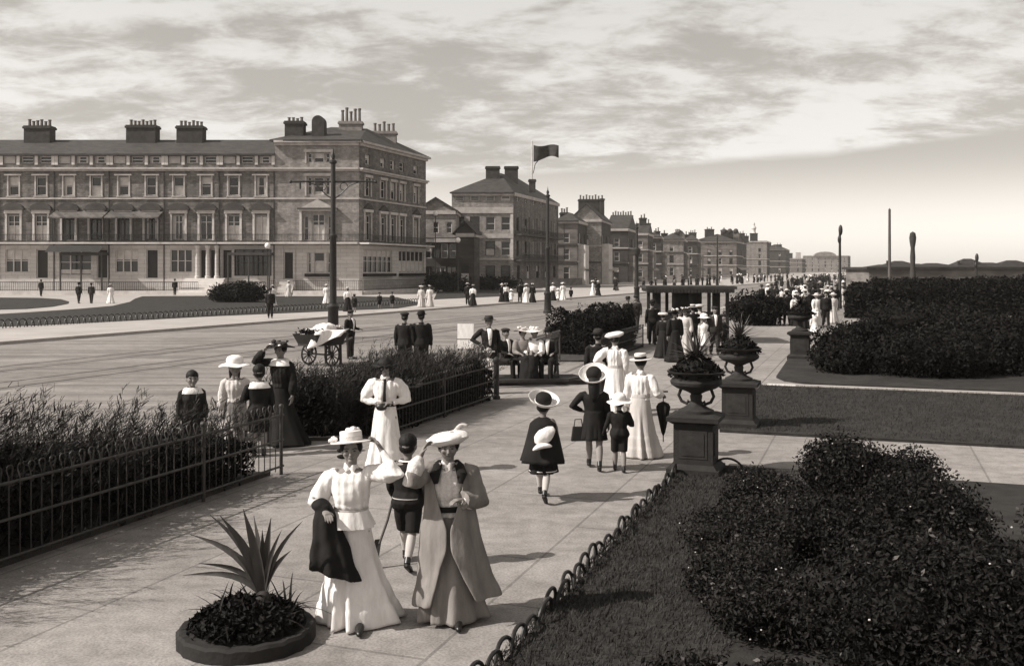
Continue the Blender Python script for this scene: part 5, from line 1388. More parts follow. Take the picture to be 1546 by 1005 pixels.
tamarisk('dense feathery tamarisk filling the middle strip behind the woman in white', 16.3, 19.4, .9, 1.25, 560, 14, lean=.25, x0=.12, x1=2.05)
tamarisk('thick feathery tamarisk at the far end of the middle strip by the gate post', 19.4, 21.2, .95, 1.3, 420, 15, lean=.2, x0=.1, x1=2.05, hf=lambda t: 1-.08*t)
hedge('hedge', 'dark bushy hedge in the strip before the shelter', None, 5.6, 1.65, lambda u: 1.35-.12*u, 9000, .1, 'leaf_dark', Vector((PL(30.1)-1.75,30.15,.03))+Vector((0.,0,0)), PROM-.0, 21) if False else None
def hedge_along(label, s0, t0, length, width, h, n, size, m, seed, along='t', cat='hedge', tn=.2, name='hedge'):
    """garden hedges laid out in the promenade frame; along='t' runs away from the walk, 's' along it"""
    o = L(s0, t0, .03)
    if along == 't': ang = math.atan2(W.y, W.x)
    else: ang = math.atan2(U.y, U.x)
    hf = h if callable(h) else (lambda u: h)
    return hedge(name, label, None, length, width, hf, n, size, m, o, ang, seed, cat, None, tn)
hedge_along('dark bushy hedge in the planted strip just before the shelter', 22.95, -5.6, 5.2, 1.75, lambda u: 1.12+.16*u, 18000, .06, 'leaf_dark', 31, 's', tn=.5)
# right-hand garden
GD = 'dark shrubs massed in the garden beyond the pale kerb'
for (lb, st, rad, n, sz, sd) in (
 ('low dark shrub just right of the furthest urn', (20.6,1.9), (1.1,1.4,.9), 13000, .06, 41),
 ('dark shrub behind the furthest urn, by the walk edge', (25.2,2.0), (1.4,1.9,1.2), 13000, .075, 42),
 ('broad dark shrub behind the pale kerb, left of centre of the mass', (20.4,4.0), (1.7,1.7,1.2), 20000, .065, 43),
 ('highest dark shrub in the middle of the mass behind the pale kerb', (22.0,6.2), (1.9,1.8,1.45), 22000, .07, 44),
 ('rounded dark shrub at the right of the mass behind the pale kerb', (19.9,7.6), (1.8,1.6,1.15), 19000, .065, 45),
 ('dark shrub beyond the tallest of the mass, towards the pavilion', (26.5,5.5), (2.6,2.2,1.4), 17000, .085, 46),
 ('dark shrub at the right edge of the view behind the pale kerb', (19.5,11.0), (2.0,1.8,1.25), 16000, .07, 47),
 ('loose dark shrub on the grass between the garden mass and the far hedge', (35,4.6), (3.0,2.4,1.5), 13000, .1, 49),
 ('second loose dark shrub on the grass nearer the right edge of the view', (40,11), (3.4,2.6,1.6), 13000, .11, 50),
 ('dark shrub far right behind the others', (25.5,10.0), (2.4,2.0,1.35), 14000, .085, 48)):
    bush('dark_shrub', lb, 'shrub', (*L(*st)[:2],.03), rad, n, sz, 'leaf_dark', sd, 12, 0, GD)
hedge_along('long dark hedge in front of the pavilion', 58, 3.0, 15, 6, lambda u: 1.95+.3*u, 24000, .13, 'leaf_dark', 44, 't', tn=.18)
hedge_along('dark hedge at the far right of the garden before the pavilion end', 55, 17.5, 22, 7, lambda u: 2.45, 22000, .14, 'leaf_dark', 45, 't', tn=.5)
hedge_along('dark hedge lining the right side of the crowded walk', 52, 3.9, 26, 2.6, lambda u: 1.6, 9000, .2, 'leaf_dark', 46, 's', tn=.2)
bush('round_bush', 'round dark bush on the lawn at the far right beside a pale walk', 'bush', (WX(1462,42),42,.03), (1.35,1.2,1.25), 5000, .1, 'leaf_dark', 51, group=None)
bush('shrub', 'dark clump of shrubs left of the three men in dark suits', 'bush', (WX(1122,50),50,0), (2.4,2.0,1.65), 6000, .13, 'leaf_dark', 52)
bush('shrub', 'dark rounded shrubbery on the far lawn before the dark porch', 'bush', (WX(362,84),84,.03), (2.9,2.2,1.75), 14000, .15, 'leaf_dark', 53, lumps=12)
bush('shrub', 'dark bushes at the foot of the square hotel wall', 'bush', (WX(735,133),133,0), (5.5,2.0,2.1), 3000, .25, 'leaf', 54, lumps=10)
bush('shrub', 'dark bushes by the side street beside the low shop', 'bush', (WX(672,122),122,0), (3.8,2.0,2.6), 2500, .25, 'leaf', 55, lumps=10)
# foreground flowering shrubs
GS = 'flowering shrubs in the near right bed'
for (lb, st, rad, n, sz, m_, sd, lm, fl_, pl_) in (
 ('tallest dark flowering shrub of the near right bed, at its far right end', (4.2,2.55), (1.0,.95,.92), 46000, .03, 'leaf', 61, 13, 30, 700),
 ('low pale speckled shrub nearest the urn pedestal', (3.5,1.45), (.62,.7,.46), 19000, .026, 'leaf2', 63, 9, 25, 1300),
 ('spreading speckled shrub beside the grass edge, middle of the bed', (2.0,1.5), (.78,.85,.5), 30000, .026, 'leaf2', 64, 10, 30, 1400),
 ('middle flowering shrub behind the speckled one', (2.2,2.8), (1.15,1.1,.78), 46000, .029, 'leaf', 62, 12, 40, 900),
 ('low speckled shrub at the bottom edge beside the grass', (.2,1.65), (.85,.95,.46), 32000, .026, 'leaf2', 66, 10, 30, 1200),
 ('dark shrub in the bottom right corner of the garden bed', (-.3,3.4), (1.5,1.4,.85), 44000, .031, 'leaf', 65, 12, 30, 600),
 ('low leafy shrub closest to the viewer on the right', (-1.9,1.9), (.9,1.0,.42), 18000, .034, 'leaf', 68, 9, 40, 900),
 ('shrub beyond the tallest one, at the right edge of the view', (3.2,5.2), (1.3,1.3,.75), 22000, .042, 'leaf', 67, 11, 40, 600)):
    bush('flowering_shrub', lb, 'shrub', (*L(*st)[:2],.03), rad, n, sz, m_, sd, lm, fl_, GS, 1.6, pl_)
# grass blades on the near lawn
def grass(name, s0, s1, t0, t1, n, h, seed):
    r = random.Random(seed); f = MB()
    for k in range(n):
        p = L(r.uniform(s0,s1), t0+(t1-t0)*r.random()**1.2, .035); q = h*r.uniform(.5,1.3); a = r.random()*2*PI; w = .004+.003*r.random()
        d = Vector((math.cos(a),math.sin(a),0)); tip = p+Vector((r.gauss(.01,.02),r.gauss(0,.02),q))
        f.add([p-d*w, p+d*w, tip],[(0,1,2)])
    o = struct(name, f, mat('grass_blade', .026, .8, .5, 3), 'stuff')
grass('grass', -6.5, 6.2, .05, 1.6, 42000, .045, 5)
grass('grass', 9.5, 16.4, .1, 7.5, 26000, .05, 6)
# the agave at the bottom left, in a small round bed: leaf lengths and angles follow the photograph
def agave():
    AX, AY, CZ = WX(397,7.6), 7.6, .30; r = random.Random(9)
    k = MB().lathe([(.51,0),(.51,.09),(.49,.11),(.44,.11),(.42,.09),(.3,.13),(0,.16)],56,(AX-.1,AY-.08,.003),lambda a,rr,z: (rr*(1+.012*math.sin(23*a)), z+.006*math.sin(17*a)))
    tag(k.build('flower_bed', M['pedestal'], None, True), 'small round stone edged flower bed in the walk at the bottom left', 'flower bed')
    t = thing('agave', 'spiky agave with tall pointed leaves in the round bed at the bottom left', 'plant', (AX,AY,.1)); f = MB(); base = Vector((0,0,CZ-.1))
    for (px,py,w) in ((317,777,.03),(332,778,.033),(367,768,.038),(383,778,.03),(409,781,.03),(457,786,.018),(286,806,.03),(300,850,.028),(440,830,.024),(350,830,.034),(396,800,.03),(276,868,.024),(425,800,.02)):
        Y = AY + r.uniform(-.15,.15); tip = Vector((WX(px,Y)-AX, Y-AY, WZ(py,Y)-CZ)); d = tip.normalized(); ln = tip.length
        side = d.cross(Vector((0,1,0))).normalized(); vs = []; fs = []; n = 8; out = d.x*.25; tw = r.uniform(-.5,.5)
        side = (side*math.cos(tw)+d.cross(side)*math.sin(tw)).normalized()
        for i in range(n+1):
            q = i/n; ww = w*(.7+1.5*q*(1-q))*(1-q**3)+.001; c = d*ln*q + Vector((-out*ln*math.sin(q*PI)*.5, 0, abs(out)*ln*math.sin(q*PI)*.5))
            vs += [c-side*ww, c+Vector((0,ww*.5,0)), c+side*ww, c+Vector((0,ww*.5+.012,0))]
        for i in range(n):
            for j in range(4): fs.append((i*4+j,i*4+(j+1)%4,(i+1)*4+(j+1)%4,(i+1)*4+j))
        f.add([Vector(v)+base for v in vs], fs)
    f.build('leaves', M['agave'], t, True, 60)
    MB().lathe([(.07,-.02),(.075,.08),(.06,.2),(.03,.24),(0,.25)],12).build('stem', M['bark'], t, True)
    t2 = thing('bedding_plants', 'low dark strap leaved plants round the foot of the agave', 'plants', (AX,AY,.1)); f = MB()
    for k in range(130):
        a = r.uniform(0,2*PI); el = r.uniform(.3,1.25); d = Vector((math.cos(a)*math.cos(el),math.sin(a)*math.cos(el),math.sin(el))); q = .34*math.sqrt(r.random()); b_ = r.random()*2*PI
        blade(f, Vector((q*math.cos(b_)-.08,q*math.sin(b_)-.06,.05)), d, r.uniform(.18,.42), .014, r.uniform(.5,1.1), 6)
    f.build('strap_leaves', M['leaf2'], t2, True, 60)
    g = MB()
    for k in range(2600):
        a = r.random()*2*PI; q = .42*math.sqrt(r.random()); leaf(g, Vector((q*math.cos(a)-.1,q*math.sin(a)-.08,.03+.2*(1-(q/.46)**2)*r.random())), .04, r, Vector((0,0,.7)))
    g.build('low_foliage', M['leaf'], t2)
agave()
# ================================================================ THE STROLLERS, near to far
# woman in white holding her hat, a dark coat over her other arm
a = person((-1.27,7.85), 1.47, 'woman in a white blouse and skirt holding her straw hat, dark coat over her arm', face=6, top=('blouse','white','elbow'), bottom=('skirt','white'), hat=('boater','white','lace',.3),
           aL='hat', aR='drape', detail=3, hat_tilt=(-6,-4,0), belt='cream', rhem=.3, sway=(.07,.08), stride=.22)
hr = a.hat; hh = a.hh; r = random.Random(5); tr = MB()
for (x,y,z,q) in ((-.8,.1,.12,.12),(-.72,.25,.2,.1),(-.62,.0,.16,.1),(.1,.1,.5,.14),(.25,.2,.46,.12),(-.1,.3,.46,.13)): tr.ell((x*hh,y*hh,z*hh),(q*hh,q*hh,q*hh*.8),10,8,lambda p: p*(1+.3*noise.noise(p*2.6+Vector((x,0,1)))))
tr.xf(a.hatM).build('hat_trim', M['white'], hr, True)
bw = MB()
for s in (1,-1): bw.ell((-.33*hh-.0*s, .36*hh, .04*hh+s*.12*hh),(.26*hh,.07*hh,.1*hh),12,8,lambda p: p*(1+.2*noise.noise(p*2)))
bw.xf(Matrix.Translation((0,a.hc.y,a.hc.z-hh*.25))).build('hair_bow', M['black'], a.root, True)
MB().rings([ering(0,-.03*a.H,a.z(.72),.09*a.H,.082*a.H,60), ering(0,-.03*a.H,a.z(.68),.106*a.H,.092*a.H,60,lambda q: .03*math.sin(11*q)), ering(0,-.03*a.H,a.z(.62),.128*a.H,.108*a.H,60,lambda q: .05*math.sin(11*q))],False).build('blouse_hem', M['white'], a.root, True)
# the coat hung over her right forearm
el, wr = a.arms[-1][1], a.arms[-1][2]
Mw = Matrix.Translation((-1.27,7.85,0)) @ Matrix.Rotation(R(6),4,'Z')
pa = Mw @ el.lerp(wr,.3); pb = Mw @ wr
def draped():
    rs = []; n = 40; top = max(pa.z,pb.z)+.03; c = (pa+pb)/2
    for i in range(13):
        t = i/12; z = top - t*.53; w = .05+.15*t**.75; dx = .02+.085*t
        rs.append([(c.x+dx+w*math.cos(k*2*PI/n)*(1+.10*t*math.sin(5*k*2*PI/n+1)), c.y-.02-.05*t+(.06+.035*t)*math.sin(k*2*PI/n)*(1+.22*t*math.sin(7*k*2*PI/n)), z - (.06*t*math.cos(k*2*PI/n) )) for k in range(n)])
    m = MB().rings(rs); m.ell((c.x-.01,c.y,top-.01),(.075,.085,.05),16,8)
    return fuse(m,.012,2,wrinkle(4,.012,9))
tag(draped().build('coat', M['black'], None, True), 'dark folded coat hanging over the forearm of the woman in white', 'coat')
# woman in the open pale duster coat
b = person((-.51,7.95), 1.47, 'woman in an open pale duster coat, raising a hand to her trimmed hat', face=4, top=('blouse','lace','bishop'), bottom=('skirt','linen'), hat=('toque','white','charcoal',.22),
           aL='bend', aR=((.42,-.62,-.12),(-.42,.28,.95)), detail=3, hat_tilt=(-2,-10,0), belt='black', rhem=.27, sway=(.03,.02), hem=.03, stride=.2)
def duster():
    g = b; H = g.H; n = 72; rs_o = []; zs = [.985,.97,.95,.92,.89,.86,.83,.8,.77,.74,.71,.68,.64,.6,.56,.52,.48,.44,.4,.36,.32,.28,.24,.2,.16]
    fd = folds(random.Random(12), 5, .045, 9, .03)
    grid = []
    for f in zs:
        t = (.985-f)/(.985-.16)
        if f > .91: rx = H*(.045+.075*((.985-f)/.065)**.6); ry = H*(.045+.03*((.985-f)/.065))
        else: rx = H*(.118+.012*t+.075*max(0,t-.25)**1.2); ry = H*(.088+.03*t+.05*max(0,t-.25))
        tgt = .27*g.B
        op = R(37) if f > .84 else (R(37)+R(-34)*min(1,(.84-f)/.24) if f > .46 else R(3)+R(30)*((.46-f)/.30)**.8)
        row = []
        for k in range(n+1):
            q = k/n; th = -PI/2 + op + q*(2*PI-op*2)
            w = 1+fd(th, t*1.2); wind = .13*t*t*max(0,math.cos(th))**1.0
            row.append((rx*w*math.cos(th)+wind, ry*w*math.sin(th)+.004*H-(.05*t*t if math.sin(th) < -.7 else 0), g.z(f) - (.07*t*t*max(0,-math.cos(th)) if t > .8 else 0)))
        grid.append(row)
    o_ = Vector((4,2,7)); g2 = []
    for r_ in grid:
        g2.append([])
        for p in r_:
            d_ = math.hypot(p[0], p[1]) or 1; tt = max(0, (g.z(.9)-p[2])/g.z(.9))
            q = .03*tt*(noise.noise(Vector((p[0]*5+p[2]*2.5, p[1]*5, p[2]*4))+o_)+.6*noise.noise(Vector((p[0]*13-p[2]*5, p[1]*13, p[2]*8))+o_))
            g2[-1].append((p[0]*(1+q/d_), p[1]*(1+q/d_), p[2]))
    grid = g2
    vs = [p for r_ in grid for p in r_]; fs = []
    for i in range(len(grid)-1):
        for k in range(n): a_ = i*(n+1)+k; fs.append((a_,a_+1,a_+n+2,a_+n+1))
    o = MB().add(vs,fs).build('duster_coat', M['linen'], g.root, True)
    sl = o.modifiers.new('t','SOLIDIFY'); sl.thickness = .012; sb = o.modifiers.new('s','SUBSURF'); sb.levels = sb.render_levels = 1
    sm = MB(); prof = [.05,.062,.064,.06,.056,.058,.06,.06]
    prof = [.05,.06,.061,.055,.05,.05,.05,.048]
    for s in (1,-1): sm.tube(sleeve_pts(g,s)[:(8 if s > 0 else 6)],[r_*H*(1 if s > 0 else .92) for r_ in prof][:(8 if s > 0 else 6)],18)
    fuse(sm,.009,2,wrinkle(9,.016,10)).build('coat_sleeves', M['linen'], g.root, True)
    for s in (1,-1):
        cl = MB(); pts = [(s*.045*H,.03*H,g.z(.99)),(s*.06*H,-.03*H,g.z(.972)),(s*.072*H,-.075*H,g.z(.93)),(s*.066*H,-.092*H,g.z(.875))]
        cl.tube(pts,[.014*H,.026*H,.03*H,.012*H],12,.5); cl.build('velvet_collar', M['black'], g.root, True)
    # turned back lapel edge running down the opening
    for s,col in ((1,0),(-1,n)):
        pts = [Vector(grid[i][col])+Vector((0,-.006,0)) for i in range(3,len(grid)-3)]
        pass
duster()
ft = MB(); hh = b.hh
for k in range(16):
    q = k/15; ft.ell((hh*(.35+.45*q), hh*(.1), hh*(.34+.22*math.sin(q*2.2))),(hh*.1,hh*.07,hh*.09*(1-.4*q)),8,6)
ft.xf(b.hatM).build('feather', M['feather'], b.hat, True)
# boy between them
c = person((-.98,9.35), 1.24, 'bareheaded boy in a dark suit with short trousers walking away with a toy spade', face=170, top=('jacket','black','plain'), bottom=('shorts','black'), hair='hair', hairstyle='short', aL=((.2,-.1,-1),(-.1,-.6,-.8)), aR=((.2,.1,-1),(.1,-.4,-1)), stride=.32, child=True, detail=2, socks='sock')
MB().rings([ering(0,.004,c.z(.985),.05*1.24+.012,.044*1.24+.012,24),ering(0,.004,c.z(.972),.058*1.24+.014,.05*1.24+.012,24)],False).build('collar_edge', M['white'], c.root, True)
MB().rings([ering(0,0,c.z(.648),.103*1.24+.02,.088*1.24+.02,28),ering(0,0,c.z(.64),.103*1.24+.021,.088*1.24+.021,28)],False).build('belt', M['cream'], c.root, True)
wrp = Matrix.Translation((-.98,9.35,0)) @ Matrix.Rotation(R(170),4,'Z') @ c.arms[1][2]
sp = thing('toy_spade', 'wooden toy spade carried by the boy in the dark suit', 'spade', (wrp.x,wrp.y,0))
z = wrp.z-.03
MB().tube([(0,-.03,z+.1),(-.06,-.1,z-.15),(-.13,-.16,.22)],.012,8).tube([(-.06,-.03,z+.1),(.06,-.03,z+.1)],.013,8).build('shaft', M['wood'], sp, True)
MB().add([(-.11,-.15,.26),(-.17,-.17,.26),(-.23,-.22,.03),(-.14,-.22,.03),(-.11,-.135,.26),(-.17,-.155,.26),(-.23,-.205,.03),(-.14,-.205,.03)],[(0,1,2,3),(7,6,5,4),(0,4,5,1),(1,5,6,2),(2,6,7,3),(3,7,4,0)]).build('blade', M['iron'], sp)
# woman in white facing the viewer
d = person((WX(582,13.6),13.6), 1.56, 'woman in white with puffed sleeves, dark necktie and dark belt, standing facing the viewer', face=2, top=('blouse','white','puff'), bottom=('skirt','white'), hat=('bonnet','hair','hair',.12),
       hairstyle='up', aL=((.5,.12,-1),(-.75,-.5,-.12)), aR=((.5,.12,-1),(-.75,-.5,-.12)), detail=2, belt='black', tie='black', rhem=.27)
MB().ell((-.04,-.16,d.z(.69)),(.075,.035,.05),14,8).build('belt_purse', M['leather'], d.root, True)
# girl in the cape
e = person((WX(820,12.05),12.05), 1.24, 'girl in a dark flared cape and tilted white brimmed hat, walking away alone', face=168, top=('cape','black',.47), bottom=('shortskirt','black'), hat=('sailor','white','black',.25), hat_tilt=(-20,-16,0), hairstyle='short', stride=.36, child=True, detail=2, socks='sock', hem=.34, rhem=.17)
tr = MB().rings([ering(0,.004,.365,.171,.16,40),ering(0,.004,.375,.170,.159,40)],False); tr.build('skirt_braid', M['white'], e.root, True)
ex, ey = WX(820,12.05), 12.05
wh = MB().ell((0,0,0),(.145,.05,.085),24,12,lambda p: p*(1+.16*noise.noise(p*2+Vector((1,2,3))))).xf(Matrix.Translation((ex+.01,ey-.23,.82)) @ Matrix.Rotation(R(-38),4,'Y'))
tag(wh.build('sun_hat', M['white'], None, True), 'white cotton sun hat slung on the back of the girl in the cape', 'hat')
pw = MB().ell((0,0,0),(.12,.06,.035),18,10,lambda p: Vector((p.x,p.y,p.z-.9*p.x*p.x+.4))).xf(Matrix.Translation((ex-.02,ey-.25,.69)) @ Matrix.Rotation(R(-12),4,'Y'))
tag(pw.build('cloth_bag', M['white'], None, True), 'small white cloth bag carried behind the girl in the cape', 'bag')
# group by the near urn
f = person((WX(897,13.9),13.9), 1.36, 'girl in a long dark coat and white rimmed dark hat seen from behind', face=176, top=('coat','black','plain',.42), bottom=('shortskirt','black'), hat=('sailor','white','black',.25), hat_tilt=(-34,8,0), hairstyle='long', stride=.26, aL='hip', aR='down', child=True, detail=2, socks='stocking', hem=.45, rhem=.16)
bx, by = WX(873,13.9), 13.9
hb = thing('handbag', 'dark handbag hanging at the left side of the girl in the long coat', 'bag', (bx,by,.4), R(10))
MB().add([(-.1,-.035,0),(.1,-.035,0),(.1,.035,0),(-.1,.035,0),(-.075,-.02,.2),(.075,-.02,.2),(.075,.02,.2),(-.075,.02,.2)],[(0,3,2,1),(4,5,6,7),(0,1,5,4),(1,2,6,5),(2,3,7,6),(3,0,4,7)]).build('pouch', M['leather'], hb)
MB().tube([(-.06,0,.2),(-.045,0,.3),(.045,0,.3),(.06,0,.2)],.008,6).build('strap', M['leather'], hb, True)
person((WX(935,13.75),13.75), 1.04, 'small boy in dark clothes under a very broad white hat', face=178, top=('jacket','black','plain'), bottom=('shorts','black'), hat=('sunhat','white','white',.22), hat_tilt=(-10,4,0), hairstyle='short', aL=((.4,0,-1),(.35,-.2,-1)), aR='bend', stride=.16, child=True, detail=2, socks='stocking')
h = person((WX(967,14.8),14.8), 1.5, 'woman in white with a banded straw boater, furled dark umbrella in her hand', face=158, top=('blouse','white','bishop'), bottom=('skirt','cream'), hat=('boater','straw','black',.26), hat_tilt=(-4,3,0), aL='down', aR=((.4,.1,-1),(.1,-.9,-.2)), detail=2, rhem=.29, belt='cream', sway=(.0,-.08))
hw = Matrix.Translation((WX(967,14.8),14.8,0)) @ Matrix.Rotation(R(158),4,'Z') @ h.arms[-1][2]
um = thing('umbrella', 'furled dark umbrella hanging point down beside the woman in the straw boater', 'umbrella', (hw.x+.02,hw.y-.0,0))
zt = hw.z
MB().lathe([(.004,zt-.62),(.03,zt-.55),(.06,zt-.4),(.1,zt-.18),(.075,zt-.13),(.02,zt-.1)],32,warp=lambda a_,rr,z_:(rr*(1+.14*math.sin(8*a_)),z_)).build('cover', M['black'], um, True, 60)
MB().tube([(0,0,zt-.7),(0,0,zt+.06)],.008,8).tube([(-.07,0,zt+.05),(.07,0,zt+.05)],.012,8).build('handle', M['wood_dark'], um, True)
person((WX(928,18.9),18.9), 1.55, 'woman in white with a plumed white hat behind the girl in the long coat', face=172, top=('blouse','white','puff'), bottom=('skirt','white'), hat=('toque','white','white',.34), hat_tilt=(0,10,0), aL='hip', aR='down', detail=2, rhem=.3, belt='cream')
person((WX(903,19.4),19.4), 1.58, 'man in a dark coat and dark cap walking beside the woman with the plumed hat', face=176, top=('jacket','black','plain'), bottom=('trousers','black'), hat=('bowler','charcoal','black',.24), hairstyle='short', stride=.22, man=True, detail=1)
# family in the recess behind the left fence
person((WX(290,14.6),14.6), 1.3, 'dark haired boy with a wide white collar behind the left fence, apart from the others', face=25, top=('jacket','navy','plain'), bottom=('shorts','navy'), hairstyle='short', child=True, detail=2, collar='white')
person((WX(355,15.2),15.2), 1.42, 'girl in a pale patterned frock and frilled white hat behind the left fence', face=20, top=('blouse','lace','bishop'), bottom=('shortdress','stripe'), hat=('sunhat','white','white',.22), hairstyle='long', child=True, detail=2, aL='front', aR='down', socks='stocking')
person((WX(391,14.9),14.9), 1.36, 'dark clad boy with his back turned beside the girl in the frilled hat', face=200, top=('jacket','black','plain'), bottom=('shorts','black'), hairstyle='short', child=True, detail=2, collar='white', aL='bend', aR='down', socks='stocking')
k = person((WX(424,15.9),15.9), 1.6, 'woman in a long dark dress with white collar and flowered dark hat, shading her eyes', face=-18, top=('blouse','black','bishop'), bottom=('skirt','black'), hat=('wide','straw_dark','charcoal',.28), aL='down', aR='shade', detail=2, collar='white', rhem=.36, sway=(.12,0))
fl = MB()
for (x,y) in ((-.7,-.3),(-.85,-.1),(-.6,-.5),(.2,-.5)): fl.ell((x*k.hh,y*k.hh,.12*k.hh),(.13*k.hh,.13*k.hh,.1*k.hh),9,6)
fl.xf(k.hatM).build('flower_trim', M['white'], k.hat, True)
# two men in the road behind the middle hedge
person((WX(611,25.6),25.6), 1.66, 'man in a dark suit at the road edge, left of a pair seen from behind', face=165, top=('jacket','black','plain'), bottom=('trousers','black'), hat=('cap','charcoal','charcoal',.3), hairstyle='short', man=True, detail=1, z=-.12+.12)
person((WX(636,25.6),25.6), 1.68, 'broader dark suited man at the road edge, right of a pair seen from behind', face=185, top=('jacket','black','plain'), bottom=('trousers','black'), hat=('bowler','black','black',.22), hairstyle='short', man=True, detail=1)
# man with hand on hip and the party on the park seat
person((WX(738,23.4),23.4), 1.66, 'man in a dark jacket and hat, hand on hip, beside the white notice board', face=12, top=('jacket','black','plain'), bottom=('trousers','black'), hat=('trilby','straw_dark','black',.26), hairstyle='short', man=True, aR='hip', aL='down', detail=2)
person((WX(737,22.3),22.3), 1.0, 'small child in a pale frock standing before the man with a hand on his hip', face=140, top=('blouse','lace','plain'), bottom=('shortdress','cream'), hat=('bonnet','lace','lace',.18), child=True, detail=1, socks='sock')
SF = 'party on the park seat'
sx = lambda p: WX(p, 24.9)
for (px, lb, kw) in ((763,'man in a dark coat and cap at the left end of the park seat', dict(man=True, top=('jacket','black','plain'), bottom=('trousers','black'), hat=('cap','charcoal','charcoal',.3), hairstyle='short', face=40)),
                     (789,'woman with a wide white hat and pale blouse on the park seat', dict(top=('blouse','grey','puff'), bottom=('skirt','black'), hat=('wide','cream','lace',.28), face=14)),
                     (807,'woman in a white flowered hat, right of the other woman on the park seat', dict(top=('blouse','white','puff'), bottom=('skirt','black'), hat=('wide','white','white',.26), face=-12)),
                     (828,'man in dark clothes at the right end of the park seat', dict(man=True, top=('jacket','black','plain'), bottom=('trousers','black'), hat=('bowler','black','black',.24), hairstyle='short', face=-10))):
    person((sx(px),24.98), 1.6, lb, seat=.45, aL='lap', aR='lap', detail=1, z=.1 if False else .0, **kw)
# man pushing the handcart
q = G(511,548,-.12)
person((q.x+.12,q.y+1.5), 1.56, 'man in a dark waistcoat and cap standing at the shafts of the handcart', face=60, top=('jacket','black','plain'), bottom=('trousers','charcoal'), hat=('cap','charcoal','charcoal',.3), hairstyle='short', man=True, aL='fore', aR='fore', detail=1, z=-.12)
# ---- smaller figures: (px, feet y, kind, height, facing, label, ground z)
KIND = {
 'md': dict(man=True, top=('jacket','black','plain'), bottom=('trousers','black'), hairstyle='short', hat=('bowler','black','black',.24)),
 'mc': dict(man=True, top=('jacket','charcoal','plain'), bottom=('trousers','charcoal'), hairstyle='short', hat=('cap','charcoal','charcoal',.3)),
 'ms': dict(man=True, top=('jacket','black','plain'), bottom=('trousers','black'), hairstyle='short', hat=('boater','straw','black',.26)),
 'ww': dict(top=('blouse','white','puff'), bottom=('skirt','white'), hat=('wide','white','lace',.28)),
 'wc': dict(top=('blouse','lace','puff'), bottom=('skirt','cream'), hat=('boater','straw','black',.28)),
 'wd': dict(top=('blouse','black','bishop'), bottom=('skirt','black'), hat=('wide','straw_dark','charcoal',.28)),
 'wm': dict(top=('blouse','white','puff'), bottom=('skirt','black'), hat=('boater','white','black',.28)),
 'cw': dict(child=True, top=('blouse','white','plain'), bottom=('shortdress','white'), hat=('sunhat','white','white',.22), hairstyle='short', socks='stocking'),
 'cd': dict(child=True, top=('jacket','black','plain'), bottom=('shorts','black'), hat=('cap','charcoal','charcoal',.3), hairstyle='short', socks='stocking'),
}
def kind(kd, px):
    d_ = dict(KIND[kd]); q = px % 5
    if kd in ('ww','wd','wc','wm'): d_['hat'] = [d_['hat'],('toque','lace','charcoal',.28),('boater','straw','black',.28),('bonnet','cream','lace',.18),('wide','charcoal','lace',.28)][q]
    if kd == 'ww' and q in (1,4): d_['bottom'] = ('skirt','cream'); d_['top'] = ('blouse','lace','bishop')
    if kd == 'md': d_['hat'] = [d_['hat'],('boater','straw','black',.26),('cap','charcoal','charcoal',.3),('trilby','charcoal','black',.26),d_['hat']][q]
    return d_
HT = {'md':1.68,'mc':1.66,'ms':1.66,'ww':1.55,'wc':1.54,'wd':1.55,'wm':1.55,'cw':1.1,'cd':1.15}
LW_ = .03
SMALL = [
 (62,447,'md',180,'man in dark clothes at the left edge of the far lawn',LW_), (119,458,'md',170,'man in a dark suit on the far lawn walk, left of a strolling pair',0), (138,458,'mc',185,'man in a grey suit on the far lawn walk, right of a strolling pair',0),
 (167,458,'ww',20,'woman in white on the curving far lawn walk beside the two men',0), (264,443,'md',10,'man in dark clothes standing before the terrace railing',LW_),
 (408,480,'md',15,'man in dark clothes on the far pavement left of the tram pole',0), (412,462,'ww',200,'woman in white on the far lawn just behind the dark man on the pavement',LW_), (436,448,'ww',0,'woman in white near the hotel steps, on the far lawn',LW_),
 (493,459,'ww',10,'woman in white on the far lawn just left of the tram pole',LW_), (525,470,'wm',190,'woman in a white blouse and dark skirt just right of the tram pole',0), (535,471,'cd',180,'dark clad child walking beside the woman in the dark skirt near the tram pole',0),
 (573,466,'cd',10,'boy in dark clothes on the far kerb, left of two',0), (592,465,'cd',-10,'boy in dark clothes on the far kerb, right of two',0),
 (636,464,'ww',5,'woman in white on the far pavement, left of a pair in white',0), (649,463,'wc',350,'woman in cream and boater on the far pavement, right of a pair in white',0),
 (706,460,'md',180,'man in dark clothes on the far pavement with a woman at his right',0), (714,461,'wm',175,'woman in white blouse and dark skirt beside a dark clad man on the far pavement',0),
 (758,456,'wd',30,'woman in dark dress before the wall of the square hotel',0), (764,456,'wm',10,'woman in a white blouse among the group before the square hotel',0), (772,457,'cw',5,'small child in white among the group before the square hotel',0),
 (785,456,'md',190,'man in a dark suit in the group left of the second tram pole',0), (795,457,'ww',200,'woman in white in the group left of the second tram pole',0), (804,457,'wd',180,'woman in a dark dress nearest the second tram pole',0),
 (835,454,'wm',0,'woman in white blouse and dark skirt right of the second tram pole',0), (843,455,'cw',20,'child in white right of the second tram pole',0), (850,453,'ww',190,'woman in white in the group right of the second tram pole',0), (862,453,'cd',180,'dark clad child at the right end of the far pavement group',0),
 (895,445,'ww',90,'woman in white bending forward by the low garden wall',0), (903,446,'wd',200,'woman in dark beside the low garden wall',0),
]
